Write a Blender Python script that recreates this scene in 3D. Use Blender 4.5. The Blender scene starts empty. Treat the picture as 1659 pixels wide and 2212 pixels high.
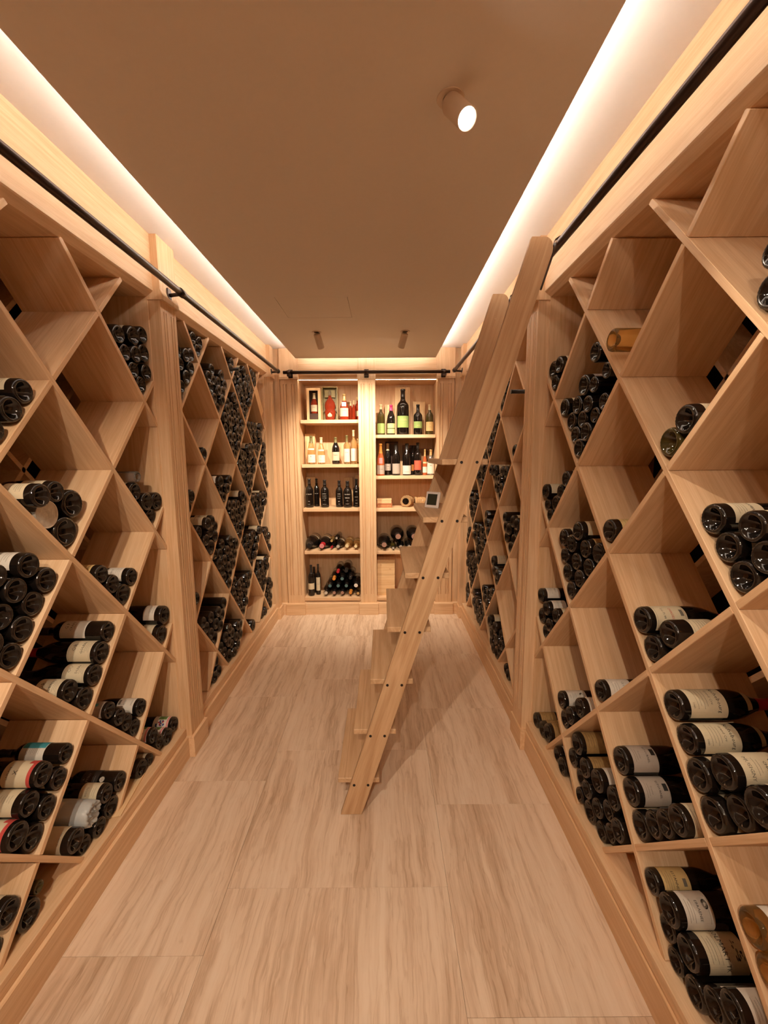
import bpy, bmesh, math, random
from mathutils import Vector, Matrix
random.seed(11)
PI = math.pi
scene = bpy.context.scene
COL = scene.collection

# ------------------------------------------------------------------ camera
cam_d = bpy.data.cameras.new('camera')
cam = bpy.data.objects.new('camera', cam_d)
COL.objects.link(cam)
cam_d.sensor_fit = 'HORIZONTAL'
cam_d.sensor_width = 36.0
cam_d.lens = 36.0 * 892.48 / 1659.0
cam_d.clip_start = 0.02
_p, _y, _r = [math.radians(a) for a in (7.6837, 0.0774, -0.3607)]
fwd = Vector((math.sin(_y) * math.cos(_p), math.cos(_y) * math.cos(_p), -math.sin(_p)))
rt0 = Vector((math.cos(_y), -math.sin(_y), 0))
up0 = rt0.cross(fwd)
rt = rt0 * math.cos(_r) + up0 * math.sin(_r)
up = -rt0 * math.sin(_r) + up0 * math.cos(_r)
cam.matrix_world = Matrix(((rt.x, up.x, -fwd.x, 0), (rt.y, up.y, -fwd.y, 0), (rt.z, up.z, -fwd.z, 1.65), (0, 0, 0, 1)))
scene.camera = cam

# ------------------------------------------------------------------ world, exposure
w = bpy.data.worlds.new('cellar_world')
scene.world = w
w.use_nodes = True
w.node_tree.nodes['Background'].inputs[0].default_value = (0.0, 0.0, 0.0, 1)
scene.view_settings.view_transform = 'Standard'
scene.view_settings.look = 'None'
scene.view_settings.gamma = 1.0
scene.view_settings.use_curve_mapping = False
scene.view_settings.exposure = 0.36
scene.cycles.max_bounces = 12
scene.cycles.diffuse_bounces = 8
scene.cycles.glossy_bounces = 4
scene.cycles.transmission_bounces = 6
scene.cycles.sample_clamp_indirect = 6.0

# light strengths (the room's own lamps)
COVE_STRENGTH = 46.0
NICHE_STRENGTH = 75.0
SPOT_W = 60.0
WARM = (1.0, 0.89, 0.79)
WARM_SPOT = (1.0, 0.80, 0.60)

# ------------------------------------------------------------------ key sizes (metres)
ZC = 2.695                      # upper ceiling
ZP = 2.58                       # underside of the lowered ceiling panel
XLF, XLS, XLP, XLB = -1.098, -1.070, -1.083, -1.054      # left: frieze, shaft, plinth, pilaster base
XRF, XRS, XRP, XRB = 0.794, 0.769, 0.786, 0.761
FX = {'L': -1.1265, 'R': 0.8225}
ZF = 0.166                      # rack floor
ZT = 2.418                      # rack top
PZ, Z0 = 0.3112, 0.358
SEC = {'L1': (1.7365, .2757, 0, .30, 2.105), 'L2': (2.364, .2764, 1, 2.27, 4.04),
       'R1': (1.761, .277, 0, .30, 2.14), 'R2': (2.37, .284, 1, 2.305, 4.04)}
YNEAR = -1.25

# ------------------------------------------------------------------ materials
MATS = {}
def node_mat(name):
    m = bpy.data.materials.new(name)
    m.use_nodes = True
    nt = m.node_tree
    nt.nodes.clear()
    out = nt.nodes.new('ShaderNodeOutputMaterial')
    b = nt.nodes.new('ShaderNodeBsdfPrincipled')
    nt.links.new(b.outputs[0], out.inputs[0])
    MATS[name] = m
    return m, nt, b

def wood(name, light, dark, axis, rough=0.5, grain=1.0, ring=0.35, scale=1.0):
    """grain runs along the given local axis (0,1,2)"""
    m, nt, b = node_mat(name)
    N, L = nt.nodes, nt.links
    tc = N.new('ShaderNodeTexCoord')
    oi = N.new('ShaderNodeObjectInfo')
    mul = N.new('ShaderNodeMath'); mul.operation = 'MULTIPLY'; mul.inputs[1].default_value = 17.3
    L.new(oi.outputs['Random'], mul.inputs[0])
    add = N.new('ShaderNodeVectorMath'); add.operation = 'ADD'
    L.new(tc.outputs['Object'], add.inputs[0]); L.new(mul.outputs[0], add.inputs[1])
    mp = N.new('ShaderNodeMapping')
    s = [1.0, 1.0, 1.0]; s[axis] = 0.045
    mp.inputs['Scale'].default_value = [v * scale for v in s]
    L.new(add.outputs[0], mp.inputs[0])
    fine = N.new('ShaderNodeTexNoise'); fine.inputs['Scale'].default_value = 230; fine.inputs['Detail'].default_value = 3
    L.new(mp.outputs[0], fine.inputs['Vector'])
    broad = N.new('ShaderNodeTexNoise'); broad.inputs['Scale'].default_value = 13; broad.inputs['Detail'].default_value = 2
    broad.inputs['Distortion'].default_value = 0.6
    L.new(mp.outputs[0], broad.inputs['Vector'])
    rings = N.new('ShaderNodeMath'); rings.operation = 'MULTIPLY'; rings.inputs[1].default_value = 34.0
    L.new(broad.outputs['Fac'], rings.inputs[0])
    sn = N.new('ShaderNodeMath'); sn.operation = 'SINE'
    L.new(rings.outputs[0], sn.inputs[0])
    m1 = N.new('ShaderNodeMath'); m1.operation = 'MULTIPLY_ADD'; m1.inputs[1].default_value = ring * 0.5; m1.inputs[2].default_value = 0.0
    L.new(sn.outputs[0], m1.inputs[0])
    m2 = N.new('ShaderNodeMath'); m2.operation = 'MULTIPLY_ADD'; m2.inputs[1].default_value = grain
    L.new(fine.outputs['Fac'], m2.inputs[0]); L.new(m1.outputs[0], m2.inputs[2])
    m3 = N.new('ShaderNodeMath'); m3.operation = 'MULTIPLY_ADD'; m3.inputs[1].default_value = 0.3
    L.new(oi.outputs['Random'], m3.inputs[0]); L.new(m2.outputs[0], m3.inputs[2])
    mr = N.new('ShaderNodeMapRange'); mr.inputs['From Min'].default_value = 0.05; mr.inputs['From Max'].default_value = 1.2
    L.new(m3.outputs[0], mr.inputs['Value'])
    mx = N.new('ShaderNodeMix'); mx.data_type = 'RGBA'
    mx.inputs['A'].default_value = (*light, 1); mx.inputs['B'].default_value = (*dark, 1)
    L.new(mr.outputs[0], mx.inputs['Factor'])
    L.new(mx.outputs['Result'], b.inputs['Base Color'])
    b.inputs['Roughness'].default_value = rough
    b.inputs['Specular IOR Level'].default_value = 0.35
    bp = N.new('ShaderNodeBump'); bp.inputs['Strength'].default_value = 0.05; bp.inputs['Distance'].default_value = 0.002
    L.new(fine.outputs['Fac'], bp.inputs['Height']); L.new(bp.outputs[0], b.inputs['Normal'])
    return m

LT, DK = (0.84, 0.62, 0.405), (0.62, 0.385, 0.20)
for i, ax in enumerate('xyz'):
    wood('cedar_' + ax, LT, DK, i)
    wood('ladder_wood_' + ax, (0.66, 0.455, 0.275), (0.46, 0.28, 0.145), i, ring=0.5)
    wood('pine_' + ax, (0.86, 0.64, 0.38), (0.68, 0.44, 0.22), i, ring=0.5)
wood('reddish_box', (0.50, 0.20, 0.09), (0.33, 0.12, 0.05), 0)

def plain(name, col, rough=0.6, metal=0.0, spec=0.5, noise=0.0, nscale=40, bump=0.0):
    m, nt, b = node_mat(name)
    b.inputs['Base Color'].default_value = (*col, 1)
    b.inputs['Roughness'].default_value = rough
    b.inputs['Metallic'].default_value = metal
    b.inputs['Specular IOR Level'].default_value = spec
    if noise or bump:
        N, L = nt.nodes, nt.links
        tc = N.new('ShaderNodeTexCoord'); n = N.new('ShaderNodeTexNoise')
        n.inputs['Scale'].default_value = nscale; n.inputs['Detail'].default_value = 4
        L.new(tc.outputs['Object'], n.inputs['Vector'])
        if noise:
            mr = N.new('ShaderNodeMapRange'); mr.inputs['To Min'].default_value = 1 - noise; mr.inputs['To Max'].default_value = 1 + noise
            L.new(n.outputs['Fac'], mr.inputs['Value'])
            vm = N.new('ShaderNodeVectorMath'); vm.operation = 'SCALE'; vm.inputs[0].default_value = col
            L.new(mr.outputs[0], vm.inputs['Scale']); L.new(vm.outputs[0], b.inputs['Base Color'])
        if bump:
            bp = N.new('ShaderNodeBump'); bp.inputs['Strength'].default_value = bump; bp.inputs['Distance'].default_value = 0.003
            L.new(n.outputs['Fac'], bp.inputs['Height']); L.new(bp.outputs[0], b.inputs['Normal'])
    return m

plain('ceiling_paint', (0.84, 0.80, 0.75), 0.9, spec=0.2, noise=0.02, nscale=60, bump=0.04)
plain('panel_paint', (0.82, 0.76, 0.70), 0.9, spec=0.2, noise=0.02, nscale=60, bump=0.04)
plain('shaded_void_wall', (0.02, 0.012, 0.008), 0.9, spec=0.1, noise=0.2, nscale=5)  # near-black colour stands in for the lightless void behind the racks
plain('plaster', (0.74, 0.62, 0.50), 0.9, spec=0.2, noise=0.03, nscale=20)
plain('bronze', (0.055, 0.035, 0.028), 0.32, metal=0.75, noise=0.1, nscale=30)
plain('bolt_black', (0.015, 0.010, 0.008), 0.5, metal=0.3, noise=0.1, nscale=300)
plain('lamp_white', (0.74, 0.62, 0.50), 0.5, noise=0.02, nscale=30)
plain('dark_glass', (0.0075, 0.0055, 0.0045), 0.07, spec=0.6, noise=0.4, nscale=30)
plain('dusty_glass', (0.020, 0.014, 0.010), 0.26, spec=0.55, noise=0.5, nscale=120, bump=0.1)
plain('olive_glass', (0.05, 0.036, 0.008), 0.08, spec=0.6, noise=0.3, nscale=30)
plain('paper_white', (0.68, 0.64, 0.57), 0.75, noise=0.05, nscale=200)
plain('paper_cream', (0.62, 0.54, 0.38), 0.75, noise=0.06, nscale=200)
plain('paper_yellow', (0.62, 0.45, 0.20), 0.75, noise=0.06, nscale=200)
plain('paper_ochre', (0.36, 0.22, 0.08), 0.8, noise=0.35, nscale=60)
plain('paper_grey', (0.42, 0.36, 0.31), 0.8, noise=0.06, nscale=200)
plain('paper_green', (0.27, 0.40, 0.12), 0.75, noise=0.05, nscale=200)
plain('paper_pale_green', (0.50, 0.52, 0.22), 0.75, noise=0.05, nscale=200)
plain('paper_red', (0.62, 0.10, 0.06), 0.7, noise=0.05, nscale=200)
plain('paper_dark', (0.045, 0.038, 0.035), 0.7, noise=0.2, nscale=200)
plain('paper_orange', (0.60, 0.22, 0.05), 0.7, noise=0.05, nscale=200)
plain('ink_black', (0.02, 0.018, 0.016), 0.7, noise=0.1, nscale=200)
plain('ink_grey', (0.16, 0.14, 0.11), 0.8, noise=0.1, nscale=200)
plain('ink_red', (0.50, 0.06, 0.05), 0.7, noise=0.1, nscale=200)
plain('ink_teal', (0.04, 0.28, 0.34), 0.7, noise=0.3, nscale=150)
plain('ink_blue', (0.02, 0.08, 0.28), 0.6, noise=0.3, nscale=100)
plain('ink_green', (0.12, 0.20, 0.05), 0.7, noise=0.2, nscale=150)
plain('ink_white', (0.75, 0.70, 0.62), 0.6, noise=0.05, nscale=200)
plain('ink_gold', (0.60, 0.42, 0.16), 0.4, metal=0.3, noise=0.1, nscale=200)
plain('silver', (0.66, 0.62, 0.54), 0.35, metal=0.5, noise=0.3, nscale=60, bump=0.5)
plain('cap_black', (0.02, 0.017, 0.016), 0.3, noise=0.1, nscale=100)
plain('cap_red', (0.42, 0.02, 0.03), 0.35, noise=0.1, nscale=100)
plain('cap_pink', (0.62, 0.04, 0.16), 0.4, noise=0.05, nscale=100)
plain('cap_cream', (0.72, 0.60, 0.36), 0.5, noise=0.05, nscale=100)
plain('cap_orange', (0.62, 0.24, 0.04), 0.35, noise=0.1, nscale=100)
plain('cap_gold', (0.62, 0.42, 0.18), 0.35, metal=0.4, noise=0.1, nscale=100)
plain('cap_teal', (0.08, 0.16, 0.17), 0.35, noise=0.1, nscale=100)
plain('cap_olive', (0.16, 0.14, 0.05), 0.4, noise=0.1, nscale=100)
plain('cap_mauve', (0.36, 0.20, 0.15), 0.4, noise=0.1, nscale=100)
plain('pink_print', (0.70, 0.26, 0.26), 0.5, noise=0.15, nscale=150)
plain('gold_green_card', (0.30, 0.24, 0.10), 0.45, noise=0.1, nscale=60)
plain('dark_card', (0.05, 0.022, 0.012), 0.6, noise=0.1, nscale=60)
plain('brown_card', (0.22, 0.11, 0.05), 0.6, noise=0.1, nscale=60)
plain('white_plastic', (0.66, 0.60, 0.56), 0.45, noise=0.02, nscale=60)
plain('lcd', (0.035, 0.035, 0.022), 0.25, noise=0.35, nscale=300)
plain('grey_plastic', (0.30, 0.34, 0.36), 0.5, noise=0.1, nscale=60)

def glassy(name, col, rough=0.05, trans=0.85):
    m, nt, b = node_mat(name)
    b.inputs['Base Color'].default_value = (*col, 1)
    b.inputs['Roughness'].default_value = rough
    b.inputs['Transmission Weight'].default_value = trans
    b.inputs['IOR'].default_value = 1.35
    N, L = nt.nodes, nt.links
    tc = N.new('ShaderNodeTexCoord'); n = N.new('ShaderNodeTexNoise'); n.inputs['Scale'].default_value = 50
    L.new(tc.outputs['Object'], n.inputs['Vector'])
    bp = N.new('ShaderNodeBump'); bp.inputs['Strength'].default_value = 0.05; bp.inputs['Distance'].default_value = 0.002
    L.new(n.outputs['Fac'], bp.inputs['Height']); L.new(bp.outputs[0], b.inputs['Normal'])
    return m
glassy('amber_glass', (0.86, 0.56, 0.20), trans=0.92)
glassy('pale_gold_glass', (0.90, 0.68, 0.34), trans=0.85)
glassy('red_spirit', (0.42, 0.055, 0.02), trans=0.5)
glassy('rose_glass', (0.75, 0.20, 0.07), trans=0.5)
glassy('clear_glass', (0.92, 0.88, 0.80), trans=0.9)
glassy('frosted_wrap', (0.62, 0.66, 0.67), rough=0.35, trans=0.25)
glassy('cellophane', (0.85, 0.60, 0.32), rough=0.08, trans=0.6)

def emis(name, col, strength):
    m = bpy.data.materials.new(name); m.use_nodes = True
    nt = m.node_tree; nt.nodes.clear()
    o = nt.nodes.new('ShaderNodeOutputMaterial'); e = nt.nodes.new('ShaderNodeEmission')
    e.inputs[0].default_value = (*col, 1); e.inputs[1].default_value = strength
    nt.links.new(e.outputs[0], o.inputs[0]); MATS[name] = m
    return m
emis('led_cove', WARM, COVE_STRENGTH)
emis('led_niche', (1.0, 0.78, 0.56), NICHE_STRENGTH)
emis('lamp_lens', (1.0, 0.86, 0.70), 30.0)

# travertine: pale cream stone with long wavy veins along Y
def travertine():
    m, nt, b = node_mat('travertine')
    N, L = nt.nodes, nt.links
    tc = N.new('ShaderNodeTexCoord'); oi = N.new('ShaderNodeObjectInfo')
    mul = N.new('ShaderNodeMath'); mul.operation = 'MULTIPLY'; mul.inputs[1].default_value = 7.0
    L.new(oi.outputs['Random'], mul.inputs[0])
    add = N.new('ShaderNodeVectorMath'); add.operation = 'ADD'
    L.new(tc.outputs['Object'], add.inputs[0]); L.new(mul.outputs[0], add.inputs[1])
    # slow sideways drift of the veins
    dr = N.new('ShaderNodeTexNoise'); dr.inputs['Scale'].default_value = 3.2; dr.inputs['Detail'].default_value = 4
    L.new(add.outputs[0], dr.inputs['Vector'])
    sc = N.new('ShaderNodeVectorMath'); sc.operation = 'SCALE'; sc.inputs['Scale'].default_value = 0.055
    L.new(dr.outputs['Color'], sc.inputs[0])
    ad2 = N.new('ShaderNodeVectorMath'); ad2.operation = 'ADD'
    L.new(add.outputs[0], ad2.inputs[0]); L.new(sc.outputs[0], ad2.inputs[1])
    mp = N.new('ShaderNodeMapping'); mp.inputs['Scale'].default_value = (1.0, 0.06, 1.0)
    L.new(ad2.outputs[0], mp.inputs[0])
    n1 = N.new('ShaderNodeTexNoise'); n1.inputs['Scale'].default_value = 30; n1.inputs['Detail'].default_value = 6; n1.inputs['Roughness'].default_value = 0.62
    L.new(mp.outputs[0], n1.inputs['Vector'])
    n2 = N.new('ShaderNodeTexNoise'); n2.inputs['Scale'].default_value = 9; n2.inputs['Detail'].default_value = 3
    L.new(mp.outputs[0], n2.inputs['Vector'])
    cr = N.new('ShaderNodeValToRGB')
    el = cr.color_ramp.elements
    el[0].position = 0.30; el[0].color = (0.42, 0.285, 0.185, 1)
    el[1].position = 0.72; el[1].color = (0.80, 0.67, 0.54, 1)
    e = el.new(0.44); e.color = (0.60, 0.45, 0.325, 1)
    e = el.new(0.54); e.color = (0.72, 0.575, 0.44, 1)
    mixv = N.new('ShaderNodeMath'); mixv.operation = 'MULTIPLY_ADD'; mixv.inputs[1].default_value = 0.45
    h = N.new('ShaderNodeMath'); h.operation = 'MULTIPLY'; h.inputs[1].default_value = 0.62
    L.new(n1.outputs['Fac'], h.inputs[0])
    L.new(n2.outputs['Fac'], mixv.inputs[0]); L.new(h.outputs[0], mixv.inputs[2])
    # fine wavy veins: ridges of a stretched noise
    mp2 = N.new('ShaderNodeMapping'); mp2.inputs['Scale'].default_value = (1.0, 0.045, 1.0)
    L.new(ad2.outputs[0], mp2.inputs[0])
    n3 = N.new('ShaderNodeTexNoise'); n3.inputs['Scale'].default_value = 42; n3.inputs['Detail'].default_value = 3; n3.inputs['Distortion'].default_value = 0.35
    L.new(mp2.outputs[0], n3.inputs['Vector'])
    sb = N.new('ShaderNodeMath'); sb.operation = 'SUBTRACT'; sb.inputs[1].default_value = 0.5
    L.new(n3.outputs['Fac'], sb.inputs[0])
    ab = N.new('ShaderNodeMath'); ab.operation = 'ABSOLUTE'; L.new(sb.outputs[0], ab.inputs[0])
    rg = N.new('ShaderNodeMapRange'); rg.inputs['From Min'].default_value = 0.0; rg.inputs['From Max'].default_value = 0.05
    rg.inputs['To Min'].default_value = -0.085; rg.inputs['To Max'].default_value = 0.0
    L.new(ab.outputs[0], rg.inputs['Value'])
    sm = N.new('ShaderNodeMath'); sm.operation = 'ADD'; L.new(mixv.outputs[0], sm.inputs[0]); L.new(rg.outputs[0], sm.inputs[1])
    L.new(sm.outputs[0], cr.inputs[0])
    L.new(cr.outputs[0], b.inputs['Base Color'])
    # thin darker wavy veins
    b.inputs['Roughness'].default_value = 0.42
    b.inputs['Specular IOR Level'].default_value = 0.35
    return m
travertine()

# ------------------------------------------------------------------ helpers
def new_bm():
    return bmesh.new()
def finish(name, bm, mat, parent=None, smooth=False, mats=None):
    me = bpy.data.meshes.new(name)
    bm.normal_update()
    bm.to_mesh(me); bm.free()
    for m in (mats or [mat]):
        me.materials.append(MATS[m])
    if smooth:
        for p in me.polygons: p.use_smooth = True
    o = bpy.data.objects.new(name, me)
    COL.objects.link(o)
    if parent is not None: o.parent = parent
    return o
def mesh_only(name, bm, mats, smooth=False):
    me = bpy.data.meshes.new(name)
    bm.normal_update(); bm.to_mesh(me); bm.free()
    for m in mats: me.materials.append(MATS[m])
    if smooth:
        for p in me.polygons: p.use_smooth = True
    return me
def obj(name, me, parent=None):
    o = bpy.data.objects.new(name, me); COL.objects.link(o)
    if parent is not None: o.parent = parent
    return o
def box(bm, x0, x1, y0, y1, z0, z1, mi=0, bev=0.0):
    x0, x1 = sorted((x0, x1)); y0, y1 = sorted((y0, y1)); z0, z1 = sorted((z0, z1))
    vs = [bm.verts.new(p) for p in ((x0,y0,z0),(x1,y0,z0),(x1,y1,z0),(x0,y1,z0),(x0,y0,z1),(x1,y0,z1),(x1,y1,z1),(x0,y1,z1))]
    fs = [bm.faces.new([vs[i] for i in f]) for f in ((0,3,2,1),(4,5,6,7),(0,1,5,4),(1,2,6,5),(2,3,7,6),(3,0,4,7))]
    for f in fs: f.material_index = mi
    if bev > 0:
        ed = list({e for f in fs for e in f.edges})
        bmesh.ops.bevel(bm, geom=ed, offset=bev, segments=1, affect='EDGES', profile=0.5)
    return vs
def prism(bm, pts, a, b_, axis, mi=0):
    """extrude a 2-D outline between a and b_ along axis (0=x,1=y,2=z)"""
    def P(u, v, t):
        return {0: (t, u, v), 1: (u, t, v), 2: (u, v, t)}[axis]
    A = [bm.verts.new(P(u, v, a)) for u, v in pts]
    B = [bm.verts.new(P(u, v, b_)) for u, v in pts]
    n = len(pts); fs = []
    fs.append(bm.faces.new(A)); fs.append(bm.faces.new(B[::-1]))
    for i in range(n):
        fs.append(bm.faces.new((A[i], B[i], B[(i+1) % n], A[(i+1) % n])))
    for f in fs: f.material_index = mi
    bmesh.ops.recalc_face_normals(bm, faces=fs)
    return fs
def lathe(bm, prof, seg=24, mi=None, c=(0,0,0), knurl=None):
    """prof: list of (r, z[, material]) ; closed poles where r==0"""
    rings = []
    for k, pr in enumerate(prof):
        r, z = pr[0], pr[1]
        if r <= 1e-6:
            rings.append([bm.verts.new((c[0], c[1], c[2] + z))])
        else:
            ring = []
            for i in range(seg):
                a = 2 * PI * i / seg
                rr = r
                if knurl and k in knurl and i % 2: rr = r * knurl[k]
                ring.append(bm.verts.new((c[0] + rr * math.cos(a), c[1] + rr * math.sin(a), c[2] + z)))
            rings.append(ring)
    for k in range(len(rings) - 1):
        A, B = rings[k], rings[k + 1]
        m = prof[k + 1][2] if len(prof[k + 1]) > 2 else 0
        for i in range(seg):
            j = (i + 1) % seg
            if len(A) == 1 and len(B) == 1: continue
            if len(A) == 1: f = bm.faces.new((A[0], B[j], B[i]))
            elif len(B) == 1: f = bm.faces.new((A[i], A[j], B[0]))
            else: f = bm.faces.new((A[i], A[j], B[j], B[i]))
            f.material_index = m
def cyl(bm, p0, p1, r, seg=16, mi=0, r1=None):
    p0, p1 = Vector(p0), Vector(p1); d = (p1 - p0); L = d.length; d.normalize()
    q = d.to_track_quat('Z', 'Y'); r1 = r if r1 is None else r1
    A, B = [], []
    for i in range(seg):
        a = 2 * PI * i / seg
        A.append(bm.verts.new(p0 + q @ Vector((r * math.cos(a), r * math.sin(a), 0))))
        B.append(bm.verts.new(p1 + q @ Vector((r1 * math.cos(a), r1 * math.sin(a), 0))))
    fs = [bm.faces.new(A[::-1]), bm.faces.new(B)]
    for i in range(seg):
        f = bm.faces.new((A[i], A[(i+1) % seg], B[(i+1) % seg], B[i])); f.smooth = True; fs.append(f)
    for f in fs: f.material_index = mi
def thing(name, label, cat, loc=(0,0,0), group=None):
    o = bpy.data.objects.new(name, None); COL.objects.link(o)
    o.location = loc; o.empty_display_size = 0.05
    o['label'] = label; o['category'] = cat
    if group: o['group'] = group
    return o
def tag(o, label, cat, group=None):
    o['label'] = label; o['category'] = cat
    if group: o['group'] = group
    return o
def struct(name, bm, mat, parent=None, **kw):
    o = finish(name, bm, mat, parent, **kw)
    if parent is None: o['kind'] = 'structure'
    return o
def sbox(name, mat, b, parent=None, bev=0.0):
    bm = new_bm(); box(bm, *b, bev=bev)
    return finish(name, bm, mat, parent)
def part(name, mat, b, parent, bev=0.0015, label=None):
    """box part with its own origin at its centre, in the frame of the parent (an Empty at parent.location)"""
    cx, cy, cz = (b[0]+b[1])/2, (b[2]+b[3])/2, (b[4]+b[5])/2
    bm = new_bm(); box(bm, b[0]-cx, b[1]-cx, b[2]-cy, b[3]-cy, b[4]-cz, b[5]-cz, bev=bev)
    o = finish(name, bm, mat, parent)
    o.location = Vector((cx, cy, cz)) - (parent.location if parent else Vector())
    if label: o['label'] = label
    return o

# ------------------------------------------------------------------ room shell
XW0, XW1, YB = -1.86, 1.56, 4.66
o = sbox('wall_left', 'shaded_void_wall', (XW0-.1, XW0, YNEAR-.1, YB+.1, 0, 2.75)); o['kind'] = 'structure'
o = sbox('wall_right', 'shaded_void_wall', (XW1, XW1+.1, YNEAR-.1, YB+.1, 0, 2.75)); o['kind'] = 'structure'
o = sbox('wall_back', 'plaster', (XW0, XW1, YB, YB+.1, 0, 2.75)); o['kind'] = 'structure'
o = sbox('wall_front', 'plaster', (XW0, XW1, YNEAR-.1, YNEAR, 0, 2.75)); o['kind'] = 'structure'
o = sbox('ceiling', 'ceiling_paint', (XW0, XW1, YNEAR, YB, ZC, ZC+.06)); o['kind'] = 'structure'
ceiling = o
floor = sbox('floor', 'plaster', (XW0, XW1, YNEAR, YB, -.08, -.012)); floor['kind'] = 'structure'
xs = [XW0+.005, -.612, .238, XW1-.005]
for ci, (y0, dy) in enumerate(((1.171-.752*4, .752), (1.388-.754*4, .754), (1.012-.757*3, .757))):
    ys = [YNEAR+.002]
    y = y0
    while y < YB:
        if y > YNEAR + .05: ys.append(y)
        y += dy
    ys.append(YB-.002)
    for a, b_ in zip(ys[:-1], ys[1:]):
        bm = new_bm()
        x0, x1 = xs[ci] + .0004, xs[ci+1] - .0004
        cx, cy = (x0+x1)/2, (a+b_)/2
        box(bm, x0-cx, x1-cx, a+.0005-cy, b_-.0005-cy, -.012, 0.0, bev=.0004)
        t = finish('stone_tile', bm, 'travertine', floor)
        t.location = (cx, cy, 0)

# lowered ceiling panel with its service hatch, carried by the ceiling
PX0, PX1, PY1 = -.829, .508, 4.10
hx0, hx1, hy0, hy1 = -.634, -.203, 2.575, 2.942
bm = new_bm()
PT = ZP + .028
box(bm, PX0, hx0, YNEAR, PY1, ZP, PT); box(bm, hx1, PX1, YNEAR, PY1, ZP, PT)
box(bm, hx0, hx1, YNEAR, hy0, ZP, PT); box(bm, hx0, hx1, hy1, PY1, ZP, PT)
pan = finish('lowered_panel', bm, 'panel_paint', ceiling)
bm = new_bm(); g = .0022
box(bm, hx0+g, hx1-g, hy0+g, hy1-g, ZP+.0004, PT-.004)
finish('access_hatch', bm, 'panel_paint', ceiling)
bm = new_bm(); box(bm, hx0-.02, hx1+.02, hy0-.02, hy1+.02, PT, PT+.004)
finish('hatch_frame', bm, 'dark_card', ceiling)
bm = new_bm()
for x in (PX0+.10, PX1-.10):
    box(bm, x-.02, x+.02, YNEAR, PY1-.1, PT, ZC)
finish('hanger_batten', bm, 'plaster', ceiling)
# LED strips lying on the panel's edges
for nm, b in (('led_strip', (PX0+.0005, PX0+.0085, YNEAR+.02, PY1-.01, PT, PT+.006)),
              ('led_strip', (PX1-.0085, PX1-.0005, YNEAR+.02, PY1-.01, PT, PT+.006)),
              ('led_strip', (PX0+.05, PX1-.05, PY1-.0085, PY1-.0005, PT, PT+.006))):
    s_ = sbox(nm, 'led_cove', b, ceiling); s_['label'] = 'glowing warm LED strip in the ceiling cove'

# ------------------------------------------------------------------ pilasters
def fluted_shaft(bm, u0, u1, z0, z1, face, back, axis):
    """u along the face, face = front coordinate, back = rear coordinate; axis 0: faces +-X (u=Y); axis 1: faces -Y (u=X)"""
    wdt = u1 - u0
    gz0, gz1 = z0 + .085, z1 - .045
    gr = [u0 + wdt * f for f in (.19, .34, .66, .81)]
    gw, gd = .0095, .010
    sgn = 1 if face > back else -1
    def P(u, d):
        return (u, d)
    outl = [(u0, back), (u0, face)]
    for c in gr:
        outl += [(c-gw/2, face), (c-gw/2+.001, face - sgn*gd), (c+gw/2-.001, face - sgn*gd), (c+gw/2, face)]
    outl += [(u1, face), (u1, back)]
    plainp = [(u0, back), (u0, face), (u1, face), (u1, back)]
    for pts, a, b_ in ((plainp, z0, gz0), (outl, gz0, gz1), (plainp, gz1, z1)):
        if axis == 0: pts = [(d, u) for u, d in pts]
        prism(bm, pts, a, b_, 2)
def pilaster(label, axis, u0, u1, face, back, base, u_base=.014, group=None):
    """shaft, capital block up to the ceiling, base block"""
    c = ((face+back)/2, (u0+u1)/2) if axis == 0 else ((u0+u1)/2, (face+back)/2)
    t = thing('pilaster', label, 'pilaster', (c[0], c[1], 0), group)
    sgn = 1 if face > back else -1
    def lo(o): o.location = -t.location; return o
    bm = new_bm(); fluted_shaft(bm, u0, u1, .12, 2.403, face, back, axis)
    lo(finish('shaft', bm, 'cedar_z', t))
    # capital: plain block with a flared lower lip
    f2 = face + sgn*.006
    lip = face + sgn*.016
    prof = [(back, 2.403), (lip, 2.403), (lip, 2.425), (f2, 2.452), (f2, ZC), (back, ZC)]
    bm = new_bm()
    e = .006
    if axis == 0: prism(bm, prof, u0-e, u1+e, 1)
    else:
        pr = [(d, z) for d, z in prof]
        prism(bm, pr, u0-e, u1+e, 0)
    lo(finish('capital', bm, 'cedar_z', t))
    bm = new_bm()
    if axis == 0: box(bm, base, back, u0-u_base, u1+u_base, 0, .12, bev=.0015)
    else: box(bm, u0-u_base, u1+u_base, base, back, 0, .12, bev=.0015)
    lo(finish('base', bm, 'cedar_x' if axis else 'cedar_y', t))
    return t
pilaster('fluted pale wood pilaster between the two left wine racks', 0, 2.110, 2.262, XLS, XLF-.03, XLB)
pilaster('fluted pale wood pilaster on the right wall, behind the ladder top', 0, 2.146, 2.300, XRS, XRF+.03, XRB)
pilaster('narrow pilaster closing the left racks at the back corner', 0, 4.06, 4.165, XLS, XLF-.03, XLB)
pilaster('narrow pilaster closing the right racks at the back corner', 0, 4.06, 4.165, XRS, XRF+.03, XRB)
YS = 4.20
pilaster('fluted back wall pilaster left of the lit shelf niches', 1, -1.008, -.838, YS, YS+.05, YS-.045)
pilaster('central fluted back wall pilaster between the two shelf niches', 1, -.244, -.074, YS, YS+.05, YS-.045)
pilaster('fluted back wall pilaster right of the shelf niches', 1, .539, .709, YS, YS+.05, YS-.045)

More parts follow.
